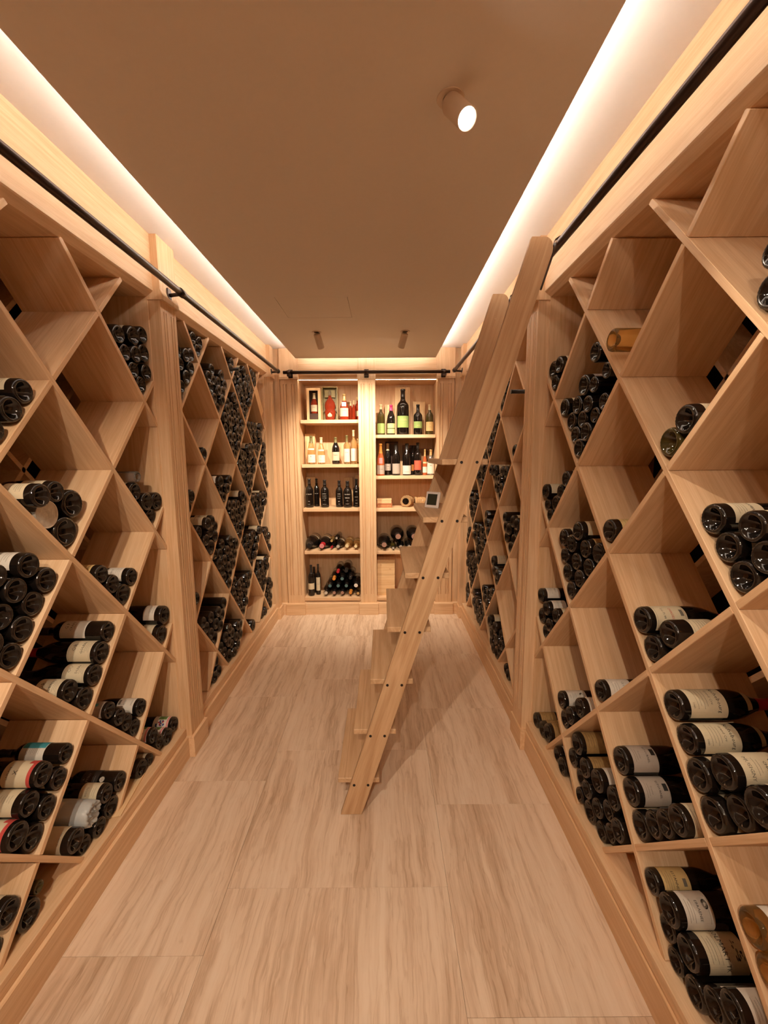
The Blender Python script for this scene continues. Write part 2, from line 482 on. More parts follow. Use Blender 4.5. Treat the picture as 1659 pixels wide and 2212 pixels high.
# plinth boards along the floor (setting)
def plinth(name, x0, x1, segs):
    bm = new_bm()
    for a, b_ in segs: box(bm, x0, x1, a, b_, 0, .12, bev=.0015)
    return struct(name, bm, 'cedar_y')
plinth('baseboard_left', XLP, XLF, ((YNEAR, 2.096), (2.276, 4.046)))
plinth('baseboard_right', XRP, XRF, ((YNEAR, 2.132), (2.314, 4.046)))
bm = new_bm()
for a, b_ in ((-.824, -.258), (-.060, .525)): box(bm, a, b_, YS-.025, YS+.02, 0, .12, bev=.0015)
for a, b_ in ((XLP, -1.022), (.723, XRP)): box(bm, a, b_, YS-.030, YS+.02, 0, .12, bev=.0015)
struct('baseboard_back', bm, 'cedar_x')

# corner fillers on the back wall
bm = new_bm(); box(bm, XLF-.02, -1.014, YS+.012, YS+.05, .12, ZC); struct('trim_1', bm, 'cedar_z')
bm = new_bm(); box(bm, .715, XRF+.02, YS+.012, YS+.05, .12, ZC); struct('trim_2', bm, 'cedar_z')

# ------------------------------------------------------------------ diamond racks
def rack(sec, label):
    Y0, p, par, a, b_ = SEC[sec]
    left = sec[0] == 'L'
    sg = -1 if left else 1
    xf = FX[sec[0]]                    # front plane of the lattice
    xr = XLF if left else XRF          # frieze and rail plane
    D = .295
    xb = xf + sg * D                   # rear edge of the front lattice
    xr2 = xf + sg * .374               # rear lattice
    xr3 = xr2 + sg * .20
    t = thing('wine_rack', label, 'wine rack', (xf, (a+b_)/2, 0))
    W0 = t.location
    # crown frieze with bevelled lower edge
    fy0, fy1 = (a-.02, 2.104) if sec[1] == '1' and left else ((a-.02, 2.140) if sec[1] == '1' else ((2.268 if left else 2.306), 4.054))
    if sec[1] == '1': fy0 = YNEAR
    bm = new_bm()
    prism(bm, [(xr, ZC), (xr, 2.442), (xr+sg*.004, 2.438), (xf+sg*.004, ZT-.001), (xf+sg*.03, ZT-.001), (xf+sg*.03, ZC)], fy0-(W0.y), fy1-(W0.y), 1)
    for v in bm.verts: v.co.x -= W0.x
    finish('frieze', bm, 'cedar_y', t)
    part('top_panel', 'cedar_y', (xf+sg*.03, xr3, a, b_, ZT, ZT+.02), t)
    # floor board whose front edge is the bottom rail
    part('bottom_board', 'cedar_y', (xr, xr3, a, b_, ZF-.022, ZF), t)
    part('bottom_rail', 'cedar_y', (xr+sg*.0005, xf+sg*.02, a, b_, .001, ZF-.022), t, bev=0)
    # side panels
    part('side_panel', 'cedar_z', (xr+sg*.03, xr3, a-.02, a, .001, ZT+.02), t)
    part('side_panel', 'cedar_z', (xr+sg*.03, xr3, b_, b_+.02, .001, ZT+.02), t)
    if sec[1] == '1':
        part('tall_side_panel', 'cedar_z', (xr, xr+sg*.02, YNEAR+.001, a-.02, .12, 2.442), t)
    # lattice boards
    L = math.hypot(p, PZ); nrm = (PZ/L, p/L)
    th = .0185
    def clip(P, d):
        """segment of the line P + s d inside the rack opening"""
        s0, s1 = -99, 99
        for q, dd, lo, hi in ((P[0], d[0], a, b_), (P[1], d[1], ZF, ZT)):
            u, v = (lo-q)/dd, (hi-q)/dd
            if u > v: u, v = v, u
            s0, s1 = max(s0, u), min(s1, v)
        return s0, s1
    ang = math.atan2(PZ, p)
    cache = {}
    def board(yc, zc, length, sgn_, x0, x1, name, cut0=0.0, cut1=0.0):
        key = (round(length, 3), sgn_, round(x0, 3), name)
        if key not in cache:
            bm = new_bm(); h = length/2
            xa, xb2 = (x0, x1) if x0 < x1 else (x1, x0)
            box(bm, -h, h, xa-xf, xb2-xf, -th/2, th/2, bev=.0012)
            cache[key] = mesh_only(name, bm, ['cedar_x'])
        o = obj(name, cache[key], t)
        R = Matrix(((0, 1, 0), (math.cos(ang), 0, -math.sin(ang)*sgn_), (math.sin(ang)*sgn_, 0, math.cos(ang))))
        if R.determinant() < 0: R = Matrix(((0, 1, 0), (math.cos(ang), 0, math.sin(ang)*sgn_), (math.sin(ang)*sgn_, 0, -math.cos(ang))))
        o.matrix_local = Matrix.Translation((xf - W0.x, yc-W0.y, zc)) @ R.to_4x4()
        return o
    # family "through": falls towards the camera's far side; family "short": cut between them
    thr = -1 if left else 1             # slope sign of the continuous boards
    # in the photo the continuous boards run from upper near to lower far on both sides
    thr = -1 if left else 1
    for c in range(-14, 16):
        k = 2*c + par
        # line z = Z0 + PZ*(k + thr*(y-Y0)/p)
        P = (Y0, Z0 + PZ*k); d = (p/L, thr*PZ/L)
        s0, s1 = clip(P, d)
        if s1 - s0 > .03:
            sm = (s0+s1)/2; ln = s1-s0 - .002
            board(P[0]+d[0]*sm, P[1]+d[1]*sm, ln + .004, thr, xf, xb, 'lattice_board')
        P = (Y0, Z0 + PZ*k); d = (p/L, -thr*PZ/L)
        s0, s1 = clip(P, d)
        if s1 - s0 < .03: continue
        # cut at crossings with the through family (every 2 lattice steps)
        cuts = [s0]
        for c2 in range(-30, 32):
            k2 = 2*c2 + par
            # -thr*s*PZ/L + PZ*k = thr*s*PZ/L + PZ*k2  (s measured from Y0)
            s_ = (k2 - k) / (-2*thr*1.0/L) if True else 0
            if s0 + .02 < s_ < s1 - .02: cuts.append(s_)
        cuts.append(s1); cuts.sort()
        half = th/2/math.sin(2*math.atan2(p, PZ)) + .0006
        for i in range(len(cuts)-1):
            u, v = cuts[i], cuts[i+1]
            u += half if i > 0 else .001
            v -= half if i < len(cuts)-2 else .001
            if v-u < .02: continue
            sm = (u+v)/2
            board(P[0]+d[0]*sm, P[1]+d[1]*sm, v-u, -thr, xf, xb, 'lattice_board')
    # rear lattice (second row of cells): seen only through the gaps, joined
    bm = new_bm()
    for c in range(-14, 16):
        k = 2*c + par
        for tt in (1, -1):
            P = (Y0, Z0 + PZ*k); d = (p/L, tt*PZ/L)
            s0, s1 = clip(P, d)
            if s1-s0 < .05: continue
            n_ = (-d[1]*th/2, d[0]*th/2)
            q0 = (P[0]+d[0]*s0, P[1]+d[1]*s0); q1 = (P[0]+d[0]*s1, P[1]+d[1]*s1)
            pts = [(q0[0]+n_[0], q0[1]+n_[1]), (q1[0]+n_[0], q1[1]+n_[1]), (q1[0]-n_[0], q1[1]-n_[1]), (q0[0]-n_[0], q0[1]-n_[1])]
            pts = [(y-W0.y, z) for y, z in pts]
            prism(bm, pts, xr2-W0.x, xr3-W0.x, 0)
    rl = finish('rear_lattice', bm, 'cedar_y', t)
    return t
rack('L1', 'tall diamond lattice wine rack on the left, before the pilaster')
rack('L2', 'tall diamond lattice wine rack on the left, beyond the pilaster')
rack('R1', 'tall diamond lattice wine rack on the right, before the pilaster')
rack('R2', 'tall diamond lattice wine rack behind the ladder, right wall far end')

# ------------------------------------------------------------------ back wall display cabinet
YF, YK = 4.235, 4.58
cab = thing('display_cabinet', 'built-in pale wood cabinet with two lit shelf niches on the back wall', 'cabinet', (-.15, YF, 0))
bays = ((-.842, -.240), (-.078, .543))
NIC0, NICT = .165, 2.405
part('back_panel', 'cedar_z', (-1.02, .72, YK, YK+.02, .0, ZC), cab, bev=0)
for (x0, x1) in bays:
    part('side_panel', 'cedar_z', (x0-.02, x0, YS+.05, YK, .0, 2.44), cab)
    part('side_panel', 'cedar_z', (x1, x1+.02, YS+.05, YK, .0, 2.44), cab)
    part('top_panel', 'cedar_x', (x0, x1, YF, YK, NICT, NICT+.02), cab)
    part('bottom_board', 'cedar_x', (x0, x1, YF-.01, YK, NIC0-.03, NIC0), cab)
    part('kick_board', 'cedar_x', (x0, x1, YF+.005, YF+.03, .0, NIC0-.03), cab)
    # frieze above the niche: cove moulding that flares forward
    bm = new_bm()
    prof = [(YS+.05, ZC), (YS+.012, ZC), (YS+.012, 2.50), (YS+.016, 2.455), (YS+.030, 2.425), (YF+.005, NICT+.002), (YS+.06, NICT+.002), (YS+.06, ZC)]
    prof = [(YS+.05, ZC-.001), (YS+.012, ZC-.001), (YS+.012, 2.50), (YS+.018, 2.45), (YF+.003, NICT+.021), (YF+.02, NICT+.021), (YF+.02, ZC-.001)]
    prism(bm, [(y-cab.location.y, z) for y, z in prof], x0-cab.location.x-.001, x1-cab.location.x+.001, 0)
    finish('frieze', bm, 'cedar_x', cab)
shelf_z = {0: (2.017, 1.572, 1.119, .668), 1: (1.866, 1.450, 1.115, .663)}
for i, (x0, x1) in enumerate(bays):
    for z in shelf_z[i]:
        part('shelf', 'cedar_x', (x0+.012 if i == 0 else x0+.001, x1-.001 if i == 0 else x1-.012, YF+.008, YK, z-.033, z), cab)
# vertical LED strips at the outer front edges of the niches and under the top
for i, (x, s_) in enumerate(((bays[0][0]+.0015, 1), (bays[1][1]-.0015, -1))):
    bm = new_bm(); box(bm, x-.0012, x+.0012, YF-.003, YF+.004, NIC0, NICT)
    for v in bm.verts: v.co -= cab.location
    o = finish('led_strip', bm, 'led_niche', cab); o['label'] = 'thin glowing vertical LED strip'

for (x0, x1) in bays:
    bm = new_bm(); box(bm, x0+.004, x1-.004, YF+.006, YF+.008, NICT-.0016, NICT-.0006)
    for v in bm.verts: v.co -= cab.location
    o = finish('led_strip', bm, 'led_niche', cab); o['label'] = 'thin glowing horizontal LED strip under the niche top'

# ------------------------------------------------------------------ ladder rails
def bracket_side(bm, x_wall, x_rail, y, z):
    s = 1 if x_rail > x_wall else -1
    box(bm, x_wall, x_wall+s*.007, y-.02, y+.02, z-.045, z+.02, bev=.004)
    cyl(bm, (x_wall+s*.004, y, z-.012), (x_rail-s*.006, y, z-.006), .009, 12)
    cyl(bm, (x_rail, y-.018, z), (x_rail, y+.018, z), .020, 20)
ZR = 2.462
def rail(label, p0, p1, brk, side):
    t = thing('ladder_rail', label, 'rail', p0)
    bm = new_bm(); cyl(bm, Vector(p0)-Vector(p0), Vector(p1)-Vector(p0), .0158, 24)
    finish('rail_tube', bm, 'bronze', t)
    for b in brk:
        bm = new_bm()
        if side: bracket_side(bm, b[0], p0[0], b[1], ZR)
        else:
            x = b[0]
            box(bm, x-.022, x+.022, YS-.012-.007, YS-.0165, ZR-.05, ZR+.03, bev=.003)
            cyl(bm, (x, YS-.015, ZR-.012), (x, p0[1]+.006, ZR-.008), .009, 12)
            cyl(bm, (x-.018, p0[1], p0[2]), (x+.018, p0[1], p0[2]), .020, 20)
            box(bm, x-.020, x+.020, p0[1]-.006, p0[1]+.02, p0[2]-.035, p0[2]-.015, bev=.003)
        for v in bm.verts: v.co -= Vector(p0)
        finish('bracket', bm, 'bronze', t)
    return t
rail('dark bronze ladder rail tube along the left racks', (-1.0, -.9, ZR), (-1.0, 4.075, ZR),
     ((XLS+.0065, 2.186), (XLS+.0065, 4.11 - .02), (XLF, -.4)), True)
rail('dark bronze ladder rail tube along the right racks', (.688, -.9, ZR), (.688, 4.075, ZR),
     ((XRS-.0065, 2.222), (XRS-.0065, 4.11 - .02), (XRF, -.4)), True)
rail('dark bronze rail tube crossing the back wall above the niches', (-.955, 4.115, 2.453), (.649, 4.115, 2.453),
     ((-.90,), (-.158,), (.595,)), False)
for lab, p0, p1 in (('short black round peg sticking out beside the right pilaster', (XRF+.10, 2.335, 1.997), (.708, 2.335, 1.997)),
                    ('short black peg sticking out near the top of the far left rack', (FX['L']-.06, 3.185, 2.294), (-1.058, 3.155, 2.292))):
    bm = new_bm(); q0 = Vector(p0)
    cyl(bm, (0, 0, 0), Vector(p1)-q0, .0115, 16); cyl(bm, Vector(p1)-q0, (Vector(p1)-q0)*1.03, .0125, 16)
    o = finish('peg', bm, 'cap_black'); o.location = q0; tag(o, lab, 'peg')

# ------------------------------------------------------------------ ladder
lad = thing('library_ladder', 'wooden library ladder with seven treads leaning on the right rail', 'ladder', (-.16, 1.73, 0))
S = .3168
def stile(y0, y1):
    x0, x1 = -.208, -.109
    zt = 2.485
    pts = [(x0, 0), (x1, 0), (x1+S*2.43, 2.43)]
    # rounded upper right corner
    for i in range(1, 7):
        a = PI/2 * i/6
        pts.append((x1+S*2.43 - .045*(1-math.cos(a)) + .012*math.sin(a), 2.43 + .055*math.sin(a)))
    pts.append((x0+S*zt, zt))
    bm = new_bm()
    # align grain: build in a frame rotated so local z follows the stile
    fs = prism(bm, pts, y0, y1, 1)
    bmesh.ops.bevel(bm, geom=list({e for f in fs[:2] for e in f.edges}), offset=.0022, segments=2, affect='EDGES')
    phi = math.atan(S)
    R = Matrix.Rotation(phi, 4, 'Y')
    bmesh.ops.transform(bm, matrix=R.inverted() @ Matrix.Translation(-lad.location), verts=bm.verts)
    o = finish('stile', bm, 'ladder_wood_z', lad)
    o.matrix_local = R
    return o
YN0, YN1, YF0, YF1 = 1.715, 1.742, 2.283, 2.310
st_near = stile(YN0, YN1)
st_far = stile(YF0, YF1)
tread_z = [.152 + .2452*i for i in range(7)]
for i, z in enumerate(tread_z):
    xl = -.208 + S*z
    zt0, zt1 = z-.011, z+.013
    bm = new_bm()
    x0, x1 = xl-.060, xl+.099+.034
    cx = (x0+x1)/2; cy = (YN1+YF0)/2
    box(bm, x0-cx, x1-cx, YN1+.0005-cy, YF0-.0005-cy, -.012, .012, bev=.002)
    # first tread carries the narrow apron under its front edge
    o = finish('tread', bm, 'ladder_wood_y', lad)
    o.location = Vector((cx, cy, (zt0+zt1)/2)) - lad.location
    for dx in (.017, .081):
        for (ya, yb) in ((YN0-.0012, YN0+.004), (YF1-.004, YF1+.0012)):
            bm = new_bm(); cyl(bm, (0, 0, 0), (0, yb-ya, 0), .0062, 14)
            q = finish('bolt', bm, 'bolt_black', lad)
            q.location = Vector((xl+dx, ya, z)) - lad.location
# hook plates that ride on the rail at the top of each stile
for ya, yb in ((YN0+.009, YN0+.018), (YF0+.009, YF0+.018)):
    bm = new_bm()
    pts = []
    zz = [2.30, 2.36, 2.42, 2.445]
    for z in zz: pts.append((-.109+S*z-.004, z))
    pts += [(.672, 2.480), (.690, 2.492), (.708, 2.484), (.713, 2.470), (.7068, 2.470), (.700, 2.478), (.688, 2.4815), (.676, 2.478), (.6695, 2.468), (.6695, 2.45)]
    for z in (2.42, 2.36, 2.31, 2.295): pts.append((-.109+S*z+.010, z))
    prism(bm, pts, ya, yb, 1)
    for v in bm.verts: v.co -= lad.location
    finish('rail_hook', bm, 'bronze', lad)
bm = new_bm(); cyl(bm, (0, 0, 0), (0, -.0016, 0), .006, 14)
q = finish('wood_plug', bm, 'ladder_wood_z', lad); q.location = Vector((-.16+S*2.38, YF0, 2.36)) - lad.location

# hygrometer on the sixth tread
hz = tread_z[5] + .013
hy = thing('hygrometer', 'small square white digital hygrometer standing on the sixth ladder tread', 'hygrometer', (.238, 2.06, hz+.001))
Rh = Matrix.Rotation(math.radians(-42), 4, 'Z') @ Matrix.Rotation(math.radians(-14), 4, 'X')
def hpart(name, mat, b, bev=.002):
    bm = new_bm(); box(bm, *b, bev=bev); o = finish(name, bm, mat, hy); o.matrix_local = Rh; return o
hpart('housing', 'white_plastic', (-.041, .041, 0, .011, 0, .082), .003)
hpart('display', 'lcd', (-.029, .029, -.0006, .001, .014, .070), 0)
hpart('stand', 'white_plastic', (-.014, .014, .010, .028, .002, .030), .001)

# ------------------------------------------------------------------ ceiling spotlights
def spot(label, pos, direction, power, lens_r=.024, ang=62, group='ceiling spotlights'):
    t = thing('ceiling_spotlight', label, 'spotlight', (pos[0], pos[1], ZP), group)
    bm = new_bm(); lathe(bm, [(0, 0), (.0355, 0), (.0365, -.0015), (.0355, -.003), (.020, -.003), (.0185, .001), (0, .001)], 32)
    bmesh.ops.recalc_face_normals(bm, faces=bm.faces)
    finish('ceiling_rose', bm, 'lamp_white', t, smooth=False)
    d = Vector(direction).normalized()
    Q = Vector((0, 0, -1)).rotation_difference(d).to_matrix().to_4x4()
    Ls = .112
    bm = new_bm()
    lathe(bm, [(0, -.002), (.024, -.004), (.0262, -.008), (.0262, -Ls), (.0245, -Ls-.001), (.0235, -Ls+.004), (0, -Ls+.004)], 32)
    bmesh.ops.recalc_face_normals(bm, faces=bm.faces)
    o = finish('lamp_tube', bm, 'lamp_white', t, smooth=False); o.matrix_local = Matrix.Translation((0, 0, -.012)) @ Q
    for p_ in o.data.polygons: p_.use_smooth = abs(p_.normal.z) < .3
    bm = new_bm(); lathe(bm, [(0, -Ls+.0025), (.0225, -Ls+.0025), (.0225, -Ls+.0035), (0, -Ls+.0035)], 28)
    bmesh.ops.recalc_face_normals(bm, faces=bm.faces)
    o = finish('lens', bm, 'lamp_lens', t); o.matrix_local = Matrix.Translation((0, 0, -.012)) @ Q; o['label'] = 'bright round lens'
    ld = bpy.data.lights.new('spot_beam', 'SPOT'); ld.energy = power; ld.color = WARM_SPOT
    ld.spot_size = math.radians(ang); ld.spot_blend = .8; ld.shadow_soft_size = .02
    lo = bpy.data.objects.new('spot_beam', ld); COL.objects.link(lo); lo.parent = t
    lo.matrix_local = Matrix.Translation(Vector((0, 0, -.012)) + d*(Ls+.006)) @ Q
    return t
spot('white tube spotlight with glowing lens, nearest one on the ceiling', (.183, 1.219), (.035*1.1, -.078, -.10), 34, ang=105)
spot('small white tube spotlight left of the pair near the back wall', (-.495, 3.268), (.03, .10, -.12), 85, ang=95)
spot('small white tube spotlight right of the pair near the back wall', (.172, 3.263), (-.04, .10, -.12), 85, ang=95)
spot('tube spotlight behind the viewer aimed at the left rack', (-.55, -.25), (-.12, 2.15, -2.1), 75, ang=75)
spot('tube spotlight behind the viewer aimed at the right rack', (.20, -.30), (.40, 1.25, -1), 12, ang=100)
spot('added unseen spotlight far behind the viewer, brightening the room', (-.16, -.85), (0, 3.05, -2.5), 85, ang=70)  # added fill lamp out of view, lifts the mid floor and ceiling bounce

# ------------------------------------------------------------------ bottles
SHAPES = {
 'burgundy': [(1,.50),(.975,.565),(.88,.64),(.68,.715),(.48,.785),(.385,.84),(.36,.90),(.352,.955),(.40,.958),(.40,.995),(.34,1),(0,1)],
 'bordeaux': [(1,.60),(.975,.645),(.83,.69),(.56,.73),(.42,.765),(.375,.80),(.36,.87),(.352,.955),(.40,.958),(.40,.995),(.34,1),(0,1)],
 'champagne': [(1,.44),(.97,.52),(.84,.61),(.62,.70),(.44,.79),(.37,.86),(.36,.93),(.41,.935),(.40,.965),(.37,.995),(.32,1),(0,1)],
 'port': [(1,.54),(.98,.60),(.86,.67),(.60,.725),(.41,.76),(.385,.78),(.43,.80),(.42,.83),(.36,.85),(.352,.95),(.40,.955),(.40,.995),(.34,1),(0,1)],
 'slope': [(1,.40),(.93,.50),(.76,.60),(.56,.69),(.42,.76),(.36,.82),(.34,.90),(.335,.955),(.39,.958),(.39,.995),(.33,1),(0,1)],
 'square': [(1,.62),(.92,.68),(.5,.72),(.33,.75),(.30,.85),(.42,.86),(.42,.99),(.36,1),(0,1)],
}
BMESH = {}
def bottle_me(shape, mat, seg=32, base='dusty_glass', R=.0415, H=.296):
    key = (shape, mat, seg, base, R, H)
    if key in BMESH: return BMESH[key]
    b = [(0,.70*R),(.22*R,.66*R),(.44*R,.48*R),(.60*R,.24*R),(.715*R,.05*R),(.79*R,0,1),(.87*R,.012*R,1),(.95*R,.08*R),(R,.24*R)]
    pr = b + [(r*R, z*H) for r, z in SHAPES[shape]]
    bm = new_bm(); lathe(bm, pr, seg, knurl={6: .965, 7: .985} if seg >= 32 else None)
    me = mesh_only('wine_bottle', bm, [mat, base], smooth=True)
    BMESH[key] = me
    return me

_TXT = {}
def text_geo(s, bold=False):
    if s in _TXT: return _TXT[s]
    c = bpy.data.curves.new('t', 'FONT'); c.body = s; c.align_x = 'CENTER'; c.align_y = 'CENTER'; c.size = 1.0
    c.resolution_u = 1
    o = bpy.data.objects.new('t', c); COL.objects.link(o)
    dg = bpy.context.evaluated_depsgraph_get()
    me = bpy.data.meshes.new_from_object(o.evaluated_get(dg))
    g = ([tuple(v.co) for v in me.vertices], [tuple(p.vertices) for p in me.polygons])
    bpy.data.objects.remove(o); bpy.data.curves.remove(c); bpy.data.meshes.remove(me)
    _TXT[s] = g
    return g

def add_text(bm, s, size, mi, fn):
    vs, fs = text_geo(s)
    nv = [bm.verts.new(fn(x*size, y*size)) for x, y, _ in vs]
    for f in fs:
        try: q = bm.faces.new([nv[i] for i in f]); q.material_index = mi
        except ValueError: pass

# label designs: (paper, w0, w1, half width, [prints]); sizes in metres on a 41.5 mm bottle radius
def T(s, u, w, z, m): return ('t', s, u, w, z, m)
def Ln(u0, u1, w, m, th=.0007): return ('l', u0, u1, w, th, m)
def Bk(u0, u1, w0, w1, m): return ('b', u0, u1, w0, w1, m)
def lines(w0, n, dw, hw, m): return [Ln(-hw*(1-.25*(i % 2)), hw*(1-.25*(i % 2)), w0+i*dw, m, .0009) for i in range(n)]
DES = {
 'c': ('paper_cream', .030, .110, .050, [T('CHAMBRE', 0, .082, .010, 'ink_grey')] + lines(.044, 4, .007, .026, 'ink_grey')),
 'w': ('paper_white', .030, .105, .050, [T('MERCY', 0, .080, .010, 'ink_grey')] + lines(.044, 3, .008, .024, 'ink_grey')),
 'y': ('paper_yellow', .030, .110, .050, lines(.046, 4, .012, .026, 'ink_grey')),
 'g1': ('paper_cream', .020, .105, .055, [T('GOLEIN', 0, .052, .013, 'ink_black'), T('OR', 0, .082, .020, 'ink_grey'), Ln(-.048, .048, .025, 'ink_grey'), Ln(-.048, .048, .100, 'ink_grey')] + lines(.030, 3, .006, .020, 'ink_grey')),
 'g2': ('paper_cream', .020, .105, .055, [T('DLEIN', 0, .052, .013, 'ink_black'), T('OU', 0, .082, .020, 'ink_grey'), Ln(-.048, .048, .025, 'ink_grey'), Ln(-.048, .048, .100, 'ink_grey')] + lines(.030, 3, .006, .020, 'ink_grey')),
 'g3': ('paper_cream', .020, .105, .055, [T('CORTEIN', 0, .052, .013, 'ink_black'), T('OR', 0, .082, .020, 'ink_grey'), Ln(-.048, .048, .025, 'ink_grey'), Ln(-.048, .048, .100, 'ink_grey')] + lines(.030, 3, .006, .020, 'ink_grey')),
 'wG': ('paper_white', .070, .172, .052, [T('CRAPY', 0, .128, .014, 'ink_grey'), T('G P', -.002, .147, .018, 'ink_grey'), Ln(-.046, .046, .075, 'ink_grey'), Ln(-.046, .046, .167, 'ink_grey')] + lines(.108, 2, .009, .016, 'ink_grey')),
 'w3': ('paper_white', .024, .105, .055, [Bk(-.012, .014, .090, .102, 'ink_grey'), T('FECIT', 0, .070, .011, 'ink_grey'), T('PIVANT', 0, .036, .009, 'ink_grey')]),
 'k': ('paper_grey', .022, .095, .055, [Bk(.004, .020, .050, .064, 'ink_teal')] + lines(.034, 4, .014, .024, 'ink_teal')),
 'p': ('paper_white', .022, .110, .055, [('grapes',), Bk(-.05, .05, .024, .034, 'pink_print'), Bk(.018, .046, .040, .085, 'ink_green')]),
 'u': ('paper_white', .075, .180, .055, [Bk(.004, .054, .077, .178, 'ink_teal')] + lines(.10, 8, .008, .020, 'ink_grey')),
 'r': ('paper_cream', .020, .118, .056, [Bk(-.056, .056, .020, .032, 'ink_red'), Bk(.028, .050, .030, .048, 'ink_red'), T('LA PLAGE', -.004, .098, .009, 'ink_black'), T('X', -.002, .075, .020, 'ink_black'), T('Cuvee', .022, .098, .008, 'ink_grey')]),
 'c3': ('paper_cream', .030, .125, .055, [T('J', -.03, .115, .012, 'ink_grey')] + lines(.045, 6, .009, .012, 'ink_grey')),
 'c4': ('paper_cream', .030, .120, .056, [T('GRAND VIN', 0, .040, .007, 'ink_grey')]),
 'd': ('paper_dark', .085, .160, .056, [T('LATTELU', 0, .130, .013, 'paper_grey'), T('IL', 0, .147, .010, 'paper_grey')] + lines(.10, 2, .010, .014, 'paper_grey')),
 'y2': ('paper_cream', .025, .105, .052, [T('VOUG', 0, .075, .013, 'ink_grey'), ] + lines(.040, 3, .009, .02, 'ink_grey')),
 'c5': ('paper_cream', .028, .100, .050, lines(.040, 7, .0065, .020, 'ink_grey')),
 'w2': ('paper_white', .032, .085, .048, lines(.042, 3, .008, .016, 'ink_grey')),
 'c2': ('paper_cream', .028, .085, .048, lines(.040, 5, .007, .018, 'ink_grey')),
 'w4': ('paper_white', .024, .110, .055, [T('CLOSEL', 0, .080, .012, 'ink_grey')] + lines(.040, 3, .010, .020, 'ink_grey')),
 'w5': ('paper_white', .024, .115, .055, [('oval', 0, .092, .018, .011, 'ink_black'), T('1990', 0, .036, .009, 'ink_grey')] + lines(.050, 3, .007, .018, 'ink_grey')),
 'o': ('paper_ochre', .024, .110, .055, [T('CUVEE', 0, .078, .011, 'dark_card')] + lines(.036, 3, .010, .028, 'dark_card')),
 'o1': ('paper_ochre', .024, .115, .055, [T('CHASSED', 0, .094, .011, 'dark_card')] + lines(.036, 4, .010, .030, 'dark_card')),
 'w6': ('paper_grey', .024, .105, .055, [Bk(-.016, .004, .088, .101, 'ink_black'), T('ESTOURNEL', 0, .074, .009, 'ink_black'), T('Premier', .002, .050, .007, 'ink_grey')] + lines(.034, 2, .007, .022, 'ink_grey')),
 'c6': ('paper_cream', .024, .100, .050, [T('BALINS', 0, .076, .011, 'ink_grey')] + lines(.036, 4, .009, .026, 'ink_grey')),
 'c7': ('paper_cream', .024, .120, .056, [T('CHASSES', 0, .076, .010, 'ink_red'), Bk(-.012, .010, .102, .112, 'ink_grey'), T('Les Pi 88', 0, .052, .010, 'ink_grey'), Ln(-.05, .05, .029, 'ink_grey'), Ln(-.05, .05, .115, 'ink_grey')]),
 'c8': ('paper_cream', .048, .120, .054, [Ln(-.046, .046, .054, 'ink_grey'), Ln(-.046, .046, .114, 'ink_grey')] + lines(.066, 5, .008, .018, 'ink_grey')),
 'c9': ('paper_cream', .024, .100, .055, [T('Montcaz', .006, .072, .012, 'ink_grey'), T('Vosne Remy', .010, .046, .008, 'ink_grey')] + lines(.032, 2, .007, .026, 'ink_grey')),
 'b': ('paper_cream', .026, .130, .058, [T('Richebourg', .004, .108, .016, 'ink_black'), T('Grand Cru', -.004, .088, .010, 'ink_grey'), T('1983', .02, .036, .008, 'ink_grey')] + lines(.048, 4, .009, .030, 'ink_grey')),
 'e': ('paper_cream', .026, .125, .058, [Bk(-.016, .026, .100, .120, 'ink_black'), T('CHARD', .006, .086, .010, 'ink_black'), T('MUSIGNY', .004, .046, .013, 'ink_grey')] + lines(.062, 2, .008, .02, 'ink_grey')),
 's': ('paper_yellow', .024, .118, .058, [T('ESTANNES', 0, .070, .012, 'ink_black'), Bk(-.006, .016, .094, .106, 'ink_grey')] + lines(.034, 4, .008, .030, 'ink_grey')),
 's2': ('paper_white', .028, .105, .055, [T('EBRAENEE', 0, .068, .010, 'ink_black'), ('oval', -.014, .090, .011, .008, 'ink_black'), Ln(-.004, .030, .094, 'ink_grey')] + lines(.038, 3, .007, .026, 'ink_grey')),
 's3': ('paper_cream', .030, .128, .060, [T('SOLMART TK', 0, .076, .016, 'ink_black'), Ln(-.03, .03, .064, 'ink_grey'), ('sketch',), ] + lines(.040, 3, .007, .028, 'ink_grey')),
}
DES['v'] = None
LM = {}
